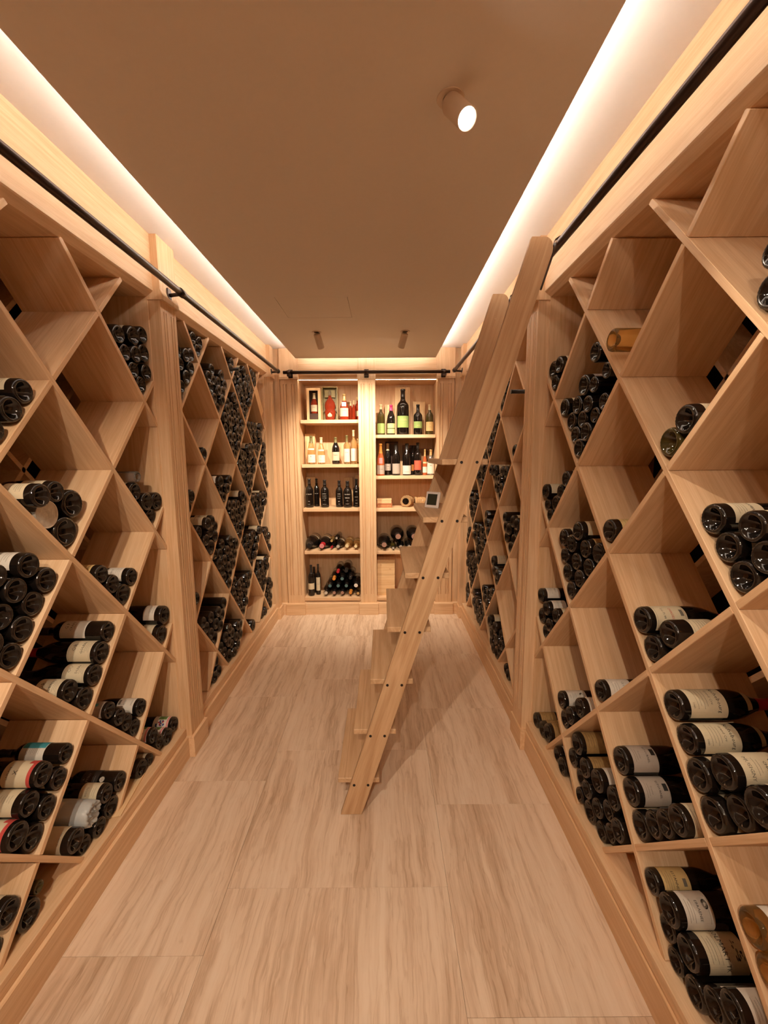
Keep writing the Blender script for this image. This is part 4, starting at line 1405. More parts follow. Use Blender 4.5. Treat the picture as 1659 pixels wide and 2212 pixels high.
R2 4 3 3.722 1.601 0.0377 Bn
R2 4 3 3.614 1.608 0.0404 Bn
R2 4 3 3.347 1.658 0.0399 Bn
R2 4 3 3.445 1.661 0.0390 Bn
R2 4 3 3.556 1.662 0.0385 Bn
R2 5 2 3.790 1.056 0.0402 Bn
R2 5 2 3.735 1.117 0.0407 Bn
R2 5 2 3.845 1.112 0.0380 Bn
R2 5 2 3.895 1.171 0.0392 Bn
R2 5 2 3.795 1.173 0.0394 Bn
R2 5 2 3.681 1.176 0.0392 Bn
R2 5 2 3.739 1.228 0.0387 Bn
R2 5 2 3.949 1.228 0.0380 Bn
R2 5 2 3.846 1.234 0.0396 Bn
R2 5 2 3.627 1.235 0.0403 Bn
R2 5 2 4.000 1.284 0.0377 Bn
R2 5 2 3.687 1.287 0.0383 Bc
R2 1 4 2.653 1.679 0.0404 Bn
R2 0 3 2.370 1.367 0.0403 Bn
R2 1 2 2.653 1.056 0.0398 Bn
R2 1 2 2.708 1.111 0.0376 Bn
R2 1 2 2.598 1.116 0.0400 Bn
R2 1 2 2.758 1.172 0.0409 Bn
R2 1 2 2.659 1.173 0.0410 Bn
R2 1 2 2.544 1.176 0.0400 Bn
R2 1 2 2.815 1.228 0.0377 Bn
R2 1 2 2.602 1.232 0.0404 Bc
R2 1 2 2.490 1.233 0.0383 Bc
R2 3 2 3.221 1.056 0.0398 Bn
R2 3 2 3.276 1.116 0.0408 Bn
R2 3 2 3.166 1.116 0.0400 Bn
R2 3 2 3.331 1.173 0.0380 Bn
R2 4 1 3.505 0.760 0.0500 Bn
R2 4 1 3.575 0.820 0.0407 Bn
R2 4 1 3.437 0.817 0.0380 Bn
R2 4 1 3.503 0.858 0.0396 Bn
R2 4 1 3.386 0.876 0.0389 Bn
R2 4 1 3.630 0.877 0.0381 Bn
R2 4 1 3.560 0.914 0.0397 Bn
R2 4 1 3.452 0.917 0.0377 Bn
R2 4 1 3.332 0.931 0.0379 Bn
R2 4 1 3.681 0.936 0.0388 Bn
R2 4 1 3.505 0.971 0.0378 Bn
R2 4 1 3.398 0.971 0.0377 Bn
R2 4 1 3.613 0.975 0.0395 Bn
R2 4 1 3.317 1.008 0.0401 Bn
R2 4 1 3.687 1.016 0.0406 Bn
R2 4 1 3.452 1.025 0.0380 Bn
R2 4 1 3.554 1.030 0.0390 Bn
R2 6 1 4.001 0.822 0.0386 Bn
R2 6 1 3.949 0.880 0.0396 Bn
R2 6 1 3.896 0.939 0.0392 Bn
R2 5 0 3.790 0.434 0.0408 Bn
R2 5 0 3.846 0.493 0.0388 Bn
R2 5 0 3.735 0.491 0.0377 Bn
R2 5 0 3.790 0.548 0.0399 Bn
R2 5 0 3.684 0.548 0.0380 Bn
R2 5 0 3.898 0.552 0.0397 Bn
R2 5 0 3.631 0.606 0.0393 Bn
R2 5 0 3.735 0.609 0.0407 Bn
R2 5 0 3.842 0.608 0.0394 Bn
R2 5 0 3.953 0.611 0.0397 Bn
R2 5 0 3.578 0.663 0.0384 Bn
R2 5 0 3.897 0.667 0.0394 Bn
R2 5 0 3.680 0.667 0.0384 Bn
R2 5 0 3.790 0.669 0.0401 Bn
R2 5 0 4.001 0.674 0.0393 Bn
R2 5 0 3.627 0.722 0.0380 Bn
R2 5 0 3.732 0.724 0.0383 Bn
R2 2 1 2.939 0.743 0.0388 Bn
R2 2 1 2.886 0.803 0.0401 Bn
R2 2 1 2.992 0.801 0.0381 Bn
R2 2 1 3.045 0.861 0.0400 Bc
R2 0 1 2.370 0.759 0.0500 Bn
R2 3 0 3.221 0.431 0.0378 Bn
R2 3 0 3.274 0.489 0.0398 Bn
R2 3 0 3.170 0.487 0.0378 Bn
R2 3 0 3.118 0.543 0.0379 Bn
R2 3 0 3.219 0.548 0.0396 Bn
R2 3 0 3.327 0.547 0.0383 Bn
R2 3 0 3.067 0.604 0.0406 Bn
R2 6 -1 3.990 0.229 0.0500 Bn
R2 6 -1 3.922 0.286 0.0386 Bn
R2 6 -1 4.000 0.319 0.0403 Bn
R2 6 -1 3.869 0.342 0.0376 Bn
R2 6 -1 3.941 0.374 0.0400 Bn
R2 4 -1 3.435 0.216 0.0500 Bn
R2 4 -1 3.536 0.216 0.0500 Bn
R2 4 -1 3.622 0.249 0.0408 Bn
R2 4 -1 3.366 0.275 0.0399 Bn
R2 4 -1 3.486 0.289 0.0383 Bn
R2 4 -1 3.562 0.302 0.0379 Bn
R2 4 -1 3.676 0.311 0.0409 Bn
R2 4 -1 3.420 0.334 0.0398 Bn
R2 4 -1 3.311 0.336 0.0404 Bn
R2 4 -1 3.613 0.360 0.0380 Bn
R2 4 -1 3.513 0.363 0.0397 Bn
R2 4 -1 3.694 0.389 0.0387 Bn
R2 4 -1 3.367 0.392 0.0383 Bn
R2 2 -1 2.867 0.216 0.0500 Bn
R2 2 -1 2.956 0.206 0.0396 Bn
R2 2 -1 3.034 0.225 0.0387 Bn
R2 2 -1 2.799 0.274 0.0389 Bn
R2 2 -1 2.929 0.279 0.0380 Bn
R2 2 -1 3.086 0.285 0.0404 Bn
R2 2 -1 3.005 0.300 0.0398 Bn
R2 2 -1 2.864 0.323 0.0403 Bn
R2 2 -1 2.746 0.332 0.0390 Bn
R2 2 -1 3.140 0.345 0.0405 Bn
R2 2 -1 2.946 0.355 0.0393 Bn
R2 2 -1 3.058 0.360 0.0396 Bn
R2 2 -1 2.809 0.381 0.0395 Bn
R2 2 -1 2.884 0.407 0.0401 Bu
R2 2 -1 2.999 0.414 0.0389 Mc
R2 1 -2 2.579 0.204 0.0378 Bn
R2 1 -2 2.655 0.204 0.0376 Bn"""
rows = []
for ln in DATA.strip().split('\n'):
    s_, n, k, y, z, r, st = ln.split()
    rows.append([s_, int(n), int(k), float(y), float(z), float(r), st])
cells = {}
for i, rw in enumerate(rows): cells.setdefault(tuple(rw[:3]), []).append(i)
rank = {}
for c, idx in cells.items():
    idx.sort(key=lambda i: rows[i][4])
    for q, i in enumerate(idx): rank[i] = (q, len(idx))
far = [i for i, r_ in enumerate(rows) if r_[0][1] == '2']
far.sort(key=lambda i: (rows[i][3] - 6*rows[i][5] - (0.5 if rows[i][6][1] != 'n' else 0)))
N_BACK = 46
n_near = len(rows) - len(far)
single = set(i for i in range(len(rows)) if rows[i][0][1] == '1') | set(far[:max(0, 298 - n_near - N_BACK)])
rb = random.Random(3)
stuff_bm = new_bm()
STUFFM = ['dark_glass', 'dusty_glass', 'paper_cream']
for i, (s_, n, k, y, z, r, st) in enumerate(rows):
    left = s_[0] == 'L'
    sg = -1 if left else 1
    x = FX[s_[0]] + sg * rb.uniform(-.002, .014)
    if s_[1] == '2': x = FX[s_[0]] + sg * (rb.uniform(-.012, .012) if st[1] == 'n' else rb.uniform(-.03, .0))
    if st[0] == 'X': x -= sg*.045
    if st[0] == 'G' and s_ == 'R1' and k > 2: x -= sg*.035
    lc = st[1:]
    tilt = math.radians(rb.uniform(24, 44))
    if z > 1.7: tilt = math.radians(rb.uniform(5, 25))
    M = Matrix.Translation((x, y, z)) @ basis((sg, 0, 0), (0, -math.sin(tilt), math.cos(tilt)))
    spin = Matrix.Rotation(0, 4, 'Z')
    f = r/.0415
    fl = min(f, 1.06) if st[0] != 'M' else 1.1
    SC = Matrix.Diagonal((f, f, fl, 1))
    if i not in single:
        b_ = bottle_me('burgundy', 'dark_glass', 12)
        off = len(stuff_bm.verts)
        MM = M @ SC
        R = .0415
        H = .296
        base = [(0,.6*R),(.42*R,.34*R),(.70*R,0,1),(.88*R,.01*R,1),(R,.22*R)]
        pr = base + [(q*R, w_*H) for q, w_ in ((1,.5),(.9,.63),(.45,.79),(.36,.86),(.36,1),(0,1))]
        t0 = new_bm(); lathe(t0, pr, 14)
        if lc != 'n':
            for aa in range(-5, 5):
                a0, a1 = aa*.22, (aa+1)*.22
                vs = [t0.verts.new((R*1.012*math.cos(a), R*1.012*math.sin(a), w_)) for a, w_ in ((a0,.03),(a1,.03),(a1,.11),(a0,.11))]
                q = t0.faces.new(vs); q.material_index = 2
        for fc in t0.faces: fc.smooth = fc.material_index != 2
        bmesh.ops.transform(t0, matrix=MM, verts=t0.verts)
        tm = bpy.data.meshes.new('tmp'); t0.to_mesh(tm); t0.free()
        stuff_bm.from_mesh(tm); bpy.data.meshes.remove(tm)
        continue
    shape, glass, base, kind_w, name, cat = 'burgundy', 'dark_glass', 'dusty_glass', WORD.get(lc[0], 'dark bottle'), 'wine_bottle', 'bottle'
    if st[0] == 'D': shape = 'bordeaux'
    if st[0] == 'B' and lc == 'n' and rb.random() < .35: shape = 'bordeaux'
    if st[0] == 'G': glass, base, kind_w = 'amber_glass', 'amber_glass', 'golden white wine bottle' + (', white-labelled' if lc == 'w' else '')
    if st[0] == 'R': glass, base, kind_w = 'rose_glass', 'rose_glass', 'orange-red rose wine bottle'
    if st[0] == 'K': glass, base, kind_w = 'clear_glass', 'clear_glass', 'clear empty glass bottle'
    if st[0] == 'V': glass, base, kind_w = 'olive_glass', 'olive_glass', 'short brown bottle'
    if lc == 'v': glass, base = 'olive_glass', 'olive_glass'
    if st[0] == 'W': kind_w = 'bottle wrapped in frosted plastic'
    if st[0] == 'T': kind_w, name, cat = 'round silver gift tin', 'gift_tin', 'tin'
    if st[0] == 'M': kind_w = 'large ' + kind_w
    if st[0] == 'T':
        bm = new_bm(); lathe(bm, [(0,.001),(.0385,.001),(.0395,0),(.0415,.0008),(.0415,.29),(.040,.292),(0,.292)], 40)
        me = mesh_only(name, bm, ['silver'], smooth=False)
    elif st[0] == 'W':
        bm = new_bm(); rr = random.Random(5)
        pr = [(0,.012),(.012,.004),(.022,.012),(.032,.002),(.038,.006),(.0415,.03),(.0415,.10),(.041,.21),(.030,.25),(.018,.27),(0,.272)]
        lathe(bm, pr, 36)
        for v in bm.verts:
            if v.co.z < .035:
                v.co.x *= 1 + rr.uniform(-.07, .0); v.co.y *= 1 + rr.uniform(-.07, .0); v.co.z += rr.uniform(-.006, .006)
        me = mesh_only(name, bm, ['frosted_wrap'], smooth=True)
    else:
        me = bottle_me(shape, glass, 48 if s_[1] == '1' else 32, base)
    o = obj(name, me)
    o.matrix_world = M @ SC
    q, tot = rank[i]
    side = ('left' if left else 'right')
    rackw = 'near ' + side + ' rack' if s_[1] == '1' else 'far ' + side + ' rack'
    pos = 'lone' if tot == 1 else ('topmost' if q == tot-1 else ORD[min(q, 14)])
    col = CNT[1-n] if s_[1] == '1' else CNT[n]
    if s_[1] == '2' and tot > 4:
        lab = '%s in %s pile, %s, %s' % (kind_w, rackw, HT[k], col)
        o['group'] = '%ss, %s, %s, %s' % (kind_w, rackw, HT[k], col)
    else:
        lab = '%s, %s, %s, %s, %s' % (kind_w, pos, rackw, col, HT[k])
        o['group'] = 'bottles in %s, %s, %s' % (rackw, col, HT[k])
    tag(o, lab, cat)
    if lc in DES and DES[lc] and st[0] not in 'TWKV':
        lo = obj('label', label_me(lc), o)
        if lc == 'u': lo['label'] = 'blue and white paper label'
        if lc == 'b':
            bm = new_bm()
            a = []
            for t in range(9):
                aa = -.9 + 1.8*t/8
                a.append((bm.verts.new((.0365*math.cos(aa)*1.015, .0365*math.sin(aa)*1.015, .190)), bm.verts.new((.0305*math.cos(aa)*1.02, .0305*math.sin(aa)*1.02, .208))))
            for t in range(8): bm.faces.new((a[t][0], a[t+1][0], a[t+1][1], a[t][1]))
            finish('neck_label', bm, 'paper_cream', o)
        if lc == 'd':
            bm = new_bm(); ring = []
            for rr_, h_, m_ in ((.011, .0008, 0), (.006, .0012, 1)):
                vs = []
                for t in range(20):
                    u = rr_*math.cos(t*PI/10); w_ = .066 + rr_*math.sin(t*PI/10)
                    vs.append(bm.verts.new(((.0415+h_)*math.cos(u/.0415), (.0415+h_)*math.sin(u/.0415), w_)))
                fc = bm.faces.new(vs); fc.material_index = m_
            finish('seal', bm, None, o, mats=['silver', 'paper_grey'])
    if st[0] == 'W':
        bm = new_bm()
        for (a0, a1, w0, w1) in ((-.2, .55, .10, .15), (-1.5, -.95, .05, .085)):
            nn = 5; a = [(bm.verts.new((.0421*math.cos(a0+(a1-a0)*t/nn), .0421*math.sin(a0+(a1-a0)*t/nn), w0)), bm.verts.new((.0421*math.cos(a0+(a1-a0)*t/nn), .0421*math.sin(a0+(a1-a0)*t/nn), w1))) for t in range(nn+1)]
            for t in range(nn): bm.faces.new((a[t][0], a[t+1][0], a[t+1][1], a[t][1]))
        finish('sticker', bm, 'paper_white', o)
    if s_[1] == '1' and lc != 'n' and st[0] in 'BD' and k <= 2:
        obj('capsule', capsule_me(shape, 'cap_red' if (i % 3 == 0) else 'cap_black'), o)
so = finish('wine_bottles', stuff_bm, None, None, mats=STUFFM)
so['kind'] = 'stuff'
tag(so, 'hundreds of small dark bottle bases piled in the far racks\' diamond cells', 'bottles')

# wooden case leaning in the top corner cell of the far left rack
bm = new_bm(); box(bm, -.14, .14, -.30, 0, -.042, .042, bev=.001)
for u in (-.05, .05): box(bm, u-.0015, u+.0015, -.0005, .0006, -.042, .042, 0)
o = finish('wine_box', bm, 'pine_x')
pp = SEC['L2']; Lq = math.hypot(pp[1], PZ); nd = (pp[0]+6*pp[1], Z0+5*PZ)
dv = (-pp[1]/Lq, PZ/Lq); nv = (PZ/Lq, pp[1]/Lq)
cy_, cz_ = nd[0]+dv[0]*.275+nv[0]*.0535, nd[1]+dv[1]*.275+nv[1]*.0535
o.matrix_world = Matrix.Translation((FX['L']-.004, cy_, cz_)) @ Matrix(((0, 1, 0), (dv[0], 0, nv[0]), (dv[1], 0, nv[1]))).to_4x4()
tag(o, 'slim wooden wine box leaning in the far left rack\'s top corner cell', 'box')
bm = new_bm(); box(bm, -.03, .03, -.12, .12, -.003, .003, bev=.0008)
o = finish('plank_offcut', bm, 'pine_y'); o.matrix_world = Matrix.Translation((-1.15, 1.655, ZF+.0038)) @ Matrix.Rotation(math.radians(8), 4, 'Z')
tag(o, 'loose thin wooden slat on the near left rack floor beside a bottle', 'plank')

# ------------------------------------------------------------------ things on the lit shelves
def standing(label, shape, x, y, z, w_, H, glass, cap=None, capfrm=.80, lab=None, group=None, name='wine_bottle', cat='bottle', face=0.0, extra=None):
    R = w_/2
    me = bottle_me(shape, glass, 24, glass, round(R, 4), round(H, 4))
    o = obj(name, me); o.matrix_world = Matrix.Translation((x, y, z+.0006)) @ basis((0, 0, 1), (math.sin(face), -math.cos(face), 0))
    tag(o, label, cat, group)
    if cap: obj('capsule', capsule_me(shape, cap, round(R, 4), round(H, 4), capfrm), o)
    for L_ in (lab or []):
        paper, w0, w1, hw, pr = L_
        DES['tmp'] = (paper, w0*H, w1*H, hw*R, [tuple([e[0]] + [v for v in e[1:]]) for e in pr])
        LM.pop(('tmp', round(R, 4)), None)
        obj('label', label_me('tmp', R), o)
    return o
SH = 'bottles standing on the lit shelves'
def tt(s, wf, H, size, m): return T(s, 0, wf*H, size, m)
# left niche, top shelf
ZS = 2.017
def wbox(label, name, x0, x1, y0, y1, z0, z1, mat='pine_z', cat='box', panel=True):
    t = thing(name, label, cat, ((x0+x1)/2, (y0+y1)/2, z0))
    e = .008
    q = [('side_board', (x0, x0+e, y0+e, y1, z0, z1)), ('side_board', (x1-e, x1, y0+e, y1, z0, z1)),
         ('top_board', (x0+e, x1-e, y0+e, y1, z1-e, z1)), ('bottom_board', (x0+e, x1-e, y0+e, y1, z0, z0+e)), ('back_board', (x0+e, x1-e, y1-e*.6, y1, z0+e, z1-e))]
    if panel: q.append(('lid', (x0, x1, y0, y0+e, z0, z1)))
    for nm, b in q: part(nm, mat, b, t, bev=.0006)
    return t
b1 = wbox('upright wooden box with a dark window showing a bottle', 'gift_box', -.774, -.632, 4.31, 4.40, ZS+.0006, ZS+.322, panel=False)
for b in ((-.774, -.748, 4.31, 4.318, ZS+.0006, ZS+.322), (-.658, -.632, 4.31, 4.318, ZS+.0006, ZS+.322), (-.748, -.658, 4.31, 4.318, ZS+.297, ZS+.322), (-.748, -.658, 4.31, 4.318, ZS+.0006, ZS+.010)):
    part('frame_strip', 'pine_z', b, b1, bev=.0005)
part('lining', 'dark_card', (-.765, -.641, 4.388, 4.394, ZS+.009, ZS+.313), b1, bev=0)
part('pedestal', 'dark_card', (-.745, -.661, 4.325, 4.385, ZS+.009, ZS+.07), b1, bev=.001)
standing('squat bottle with cream label inside the windowed wooden box', 'cognac' if False else 'slope', -.703, 4.355, ZS+.070, .074, .205, 'red_spirit', 'cap_cream', .72, [('paper_cream', .10, .42, 1.15, [tt('FINE', .3, .205, .012, 'ink_grey')])], SH)
b2 = wbox('open gold-green presentation case holding an ornate crystal decanter', 'presentation_case', -.628, -.464, 4.36, 4.44, ZS+.0006, ZS+.344, mat='gold_green_card', panel=False)
part('flap', 'gold_green_card', (-.602, -.492, 4.405, 4.415, ZS+.24, ZS+.315), b2)
# ornate decanter
bm = new_bm()
lathe(bm, [(0,.004),(.030,.004),(.036,0),(.044,.006),(.052,.05),(.056,.085),(.050,.095),(.046,.105),(.054,.125),(.056,.150),(.048,.180),(.030,.205),(.017,.225),(.014,.245),(.018,.247),(0,.247)], 28)
for v in bm.verts: v.co.y *= .52
o = finish('decanter', bm, 'red_spirit', smooth=True); o.location = (-.546, 4.388, ZS+.009); tag(o, 'ornate red-amber crystal decanter with scalloped shoulders', 'decanter')
bm = new_bm(); lathe(bm, [(0,.247),(.012,.247),(.017,.262),(.014,.285),(.006,.296),(0,.298)], 16); finish('stopper', bm, 'clear_glass', o, smooth=True)
bm = new_bm()
for sx in (-1, 1):
    for j in range(5): cyl(bm, (sx*(.050+.004*j), -.004, .105-.006*j), (sx*(.058+.004*j), -.004, .112-.006*j), .004, 8)
finish('side_ornament', bm, 'clear_glass', o)
bm = new_bm(); lathe(bm, [(0,.0),(.020,.003),(.024,.02),(.010,.035),(.004,.04),(0,.045)], 14)
for v in bm.verts: v.co = Vector((v.co.x, -.030 - .10*abs(v.co.x) + v.co.y*.1, v.co.z+.03))
finish('medallion', bm, 'cap_cream', o, smooth=True)
standing('broad dark cognac bottle with white seal and cream label', 'slope', -.393, 4.33, ZS, .094, .262, 'red_spirit', 'cap_gold', .74, [('paper_cream', .14, .46, 1.05, [tt('COGNAC', .36, .262, .012, 'ink_grey')]), ('paper_white', .52, .68, .5, [])], SH)
standing('small red spirit flask half hidden behind the cognac bottle', 'slope', -.335, 4.42, ZS, .05, .20, 'red_spirit', 'cap_cream', .78, None, SH)
standing('slim red spirit bottle with white stopper on top shelf', 'bordeaux', -.298, 4.36, ZS, .036, .200, 'red_spirit', 'cap_cream', .80, None, SH)
standing('tall red spirit decanter beside the centre pilaster, top shelf', 'square', -.268+.002, 4.44, ZS, .05, .246, 'red_spirit', 'cap_gold', .85, [('paper_cream', .2, .42, .8, [])], SH)
# left niche, second shelf
ZS = 1.572
wbox('plain upright pine box behind the first clear golden bottle', 'wine_box', -.831, -.725, 4.46, 4.55, ZS+.0006, ZS+.318)
standing('golden wine bottle with white label before the pine box', 'slope', -.748, 4.36, ZS, .084, .292, 'pale_gold_glass', 'cap_olive', .74, [('paper_white', .06, .34, 1.4, [tt('La Perle', .14, .292, .012, 'ink_grey'), tt('8', .27, .292, .022, 'ink_black')]), ('paper_white', .50, .56, .9, [])], SH)
standing('golden wine bottle with white label, second from niche side', 'slope', -.644, 4.36, ZS, .077, .275, 'pale_gold_glass', 'cap_cream', .76, [('paper_white', .06, .34, 1.4, [tt('Milenia', .14, .275, .012, 'ink_grey'), tt('5', .27, .275, .022, 'ink_black')]), ('paper_white', .49, .55, .9, [])], SH)
standing('dark burgundy bottle with cream label, middle of second shelf', 'burgundy', -.494, 4.36, ZS, .079, .276, 'dark_glass', 'cap_olive', .80, [('paper_cream', .13, .45, 1.4, [tt('TNIW', .33, .276, .018, 'ink_black')])], SH)
standing('clear slim bottle with white label and red script', 'bordeaux', -.378, 4.37, ZS, .068, .296, 'pale_gold_glass', 'cap_olive', .76, [('paper_white', .07, .53, 1.35, [tt('ROSES', .40, .296, .012, 'ink_red')] + [Ln(-.02, .02, .296*(.12+.05*j), 'ink_grey', .001) for j in range(4)])], SH)
standing('clear tall bottle with long cork-coloured top and white label', 'bordeaux', -.304, 4.34, ZS, .064, .346, 'pale_gold_glass', 'cap_cream', .82, [('paper_white', .09, .46, 1.2, [Ln(-.02, .02, .346*(.14+.045*j), 'ink_grey', .0012) for j in range(6)])], SH)
standing('golden bottle with ochre label partly behind the tall clear one', 'bordeaux', -.270+.002, 4.43, ZS, .055, .262, 'amber_glass', 'cap_gold', .80, [('paper_yellow', .08, .60, 1.3, [])], SH)
# left niche, third shelf: dark port bottles with white painted lettering
ZS = 1.119
wbox('pine box behind the pair of dark port bottles', 'wine_box', -.840+.002, -.736, 4.49, 4.56, ZS+.0006, ZS+.31)
wbox('pine box behind the fourth dark port bottle', 'wine_box', -.428, -.332, 4.49, 4.56, ZS+.0006, ZS+.305)
wbox('pine box beside the centre pilaster on third shelf', 'wine_box', -.306, -.243, 4.49, 4.56, ZS+.0006, ZS+.335)
PW = lambda H, rowsx: [('dark_card', .0, .001, .01, [])] and [('dark_glass', .08, .52, 1.3, [tt(s, wf, H, sz, 'ink_white') for s, wf, sz in rowsx])]
standing('dark port bottle with one line of white lettering, outermost', 'port', -.780, 4.35, ZS, .085, .300, 'dark_glass', 'cap_black', .84, PW(.300, [('QUADROS', .47, .013), ('1985', .22, .009), ('PORTO', .12, .008)]), SH)
standing('dark port bottle standing behind the outermost one', 'port', -.722+.004, 4.44, ZS, .062, .297, 'dark_glass', 'cap_black', .84, PW(.297, [('VINTAGE', .47, .009)]), SH)
standing('dark port bottle crowded with white lettering, second along shelf', 'port', -.618, 4.35, ZS, .087, .288, 'dark_glass', 'cap_black', .82, PW(.288, [('RAMOS', .50, .012), ('1977 VINTAGE', .42, .007), ('PORT WINE', .35, .008), ('1995', .27, .010), ('PORTUGAL', .12, .008)]), SH)
standing('dark port bottle with white lettering and red seal, middle right', 'port', -.466, 4.36, ZS, .077, .280, 'dark_glass', 'cap_black', .82, PW(.280, [('LUMA', .50, .011), ('VINTAGE', .42, .008), ('PORTO', .34, .009), ('BY', .22, .014), ('1997', .12, .009)]), SH)
standing('dark port bottle with bold white words before a pine box', 'port', -.376, 4.33, ZS, .090, .276, 'dark_glass', 'cap_black', .82, PW(.276, [('OSBORNO', .50, .014), ('VERGO', .37, .017), ('1994', .26, .010), ('PORTO', .14, .010)]), SH)
standing('dark port bottle beside the centre pilaster on third shelf', 'bordeaux', -.284, 4.36, ZS, .072, .297, 'dark_glass', 'cap_black', .80, PW(.297, [('AN', .55, .014), ('PORTO', .36, .010), ('1963', .25, .009), ('VINHO', .14, .008)]), SH)

# bottles lying with their necks towards the room
def lying(label, shape, x, z, R, H, glass, cap, tip_dx=0.0, cap_disc=None, seal=None, labc=None, grp='bottles lying on the lit shelves', pitch=0.0, yb=4.572):
    me = bottle_me(shape, glass, 28, glass, round(R, 4), round(H, 4))
    o = obj('wine_bottle', me)
    d = Vector((tip_dx, -H, pitch)).normalized()
    o.matrix_world = Matrix.Translation((x - tip_dx*.4, yb, z)) @ basis(d, (0, -.45, 1))
    tag(o, label, 'bottle', grp)
    if cap:
        obj('capsule', capsule_me(shape, cap, round(R, 4), round(H, 4), .80), o)
    if seal:
        bm = new_bm(); lathe(bm, [(0, H+.0022), (.36*R+.002, H+.0022), (.36*R+.002, H+.0008), (0, H+.0008)][::-1], 20)
        bmesh.ops.recalc_face_normals(bm, faces=bm.faces)
        s1 = finish('seal', bm, seal, o)
    if labc:
        DES['tmp'] = (labc, .14*H, .42*H, 1.2*R, []); LM.pop(('tmp', round(R, 4)), None)
        obj('label', label_me('tmp', R), o)
    return o
Z4 = .668
LB = 'bottles lying on the fourth shelf'
lying('large dark bottle lying outermost on fourth shelf', 'burgundy', -.770, Z4+.0715, .068, .335, 'dark_glass', 'cap_black', -.01, None, 'cap_black', 'paper_cream', LB, -.012)
lying('large dark bottle with red wax cap, fourth shelf', 'burgundy', -.636, Z4+.0655, .062, .335, 'dark_glass', 'cap_red', -.02, None, 'pink_print', 'paper_cream', LB, -.010)
lying('small dark bottle with red cap, fourth shelf', 'bordeaux', -.545, Z4+.0300, .027, .29, 'dark_glass', 'cap_red', -.012, None, 'cap_red', None, LB)
lying('medium dark bottle lying mid fourth shelf', 'burgundy', -.472, Z4+.0445, .0425, .31, 'dark_glass', 'cap_black', -.012, None, 'silver', 'paper_cream', LB)
lying('small amber half bottle stacked on fourth shelf', 'bordeaux', -.553, Z4+.0895, .029, .24, 'amber_glass', 'cap_gold', -.005, None, 'cap_gold', 'paper_cream', LB)
lying('small dark half bottle stacked on fourth shelf', 'bordeaux', -.496, Z4+.1195, .027, .24, 'dark_glass', 'cap_black', -.01, None, 'silver', None, LB)
lying('golden bottle with pale seal, second from centre pilaster', 'burgundy', -.378, Z4+.0495, .047, .31, 'amber_glass', 'cap_gold', -.014, None, 'cap_cream', 'paper_yellow', LB)
lying('golden bottle with pale seal, beside centre pilaster', 'burgundy', -.2905, Z4+.0440, .0395, .31, 'amber_glass', 'cap_gold', -.006, None, 'cap_cream', 'paper_yellow', LB)
Z5 = .165
standing('dark half bottle with cream label in bottom niche corner', 'bordeaux', -.781, 4.31, Z5, .066, .335, 'dark_glass', 'cap_black', .72, [('paper_cream', .22, .42, 1.35, [])], SH)
standing('dark bottle behind the cream-labelled one, bottom niche', 'bordeaux', -.768, 4.42, Z5, .072, .285, 'dark_glass', 'cap_black', .80, None, SH)
standing('slim dark bottle with tall narrow label, bottom niche', 'bordeaux', -.712, 4.345, Z5, .050, .335, 'dark_glass', 'cap_black', .80, [('paper_cream', .14, .58, 1.0, [T('MADEIRA', 0, .12, .008, 'ink_grey')])], SH)
PY = 'bottles in the pyramid on the niche floor'
pyr = [(-.618, 0, .043, 'silver', 'dark_glass', 'lowest row, outermost, silver seal'), (-.531, 0, .043, 'cap_mauve', 'dark_glass', 'lowest row, second, mauve seal'), (-.444, 0, .043, 'cap_mauve', 'dark_glass', 'lowest row, middle, mauve seal'),
       (-.357, 0, .043, 'cap_orange', 'dark_glass', 'lowest row, orange seal'), (-.277, 0, .036, 'cap_gold', 'amber_glass', 'lowest row, golden, beside pilaster'),
       (-.5745, 1, .043, 'cap_teal', 'dark_glass', 'second row, outermost, teal seal'), (-.4875, 1, .043, 'cap_teal', 'dark_glass', 'second row, second, teal seal'), (-.4005, 1, .043, 'cap_teal', 'dark_glass', 'second row, third, teal seal'),
       (-.298, 1.04, .052, 'ink_white', 'dark_glass', 'second row, large, white seal'),
       (-.531, 2, .043, 'cap_orange', 'dark_glass', 'third row, orange cap'), (-.444, 2, .043, 'cap_teal', 'dark_glass', 'third row, middle, teal seal'), (-.357, 2.12, .043, None, 'dark_glass', 'third row, inner, pale label'),
       (-.4875, 3, .038, 'cap_red', 'dark_glass', 'top row, red cap'), (-.4005, 3.12, .046, 'cap_black', 'dark_glass', 'top row, larger, black cap')]
for (x, rw, R, capm, gl, txt) in pyr:
    zz = Z5 + .0445 + rw*.0765
    if R == .036: zz = Z5 + .0372
    lying('dark bottle in niche floor pyramid, ' + txt if gl == 'dark_glass' else 'bottle in niche floor pyramid, ' + txt, 'burgundy', x, zz, R-.0008, .315, gl, capm if capm in ('cap_orange', 'cap_red') else 'cap_black', 0, None, capm, 'paper_cream' if rw >= 1 else None, PY)

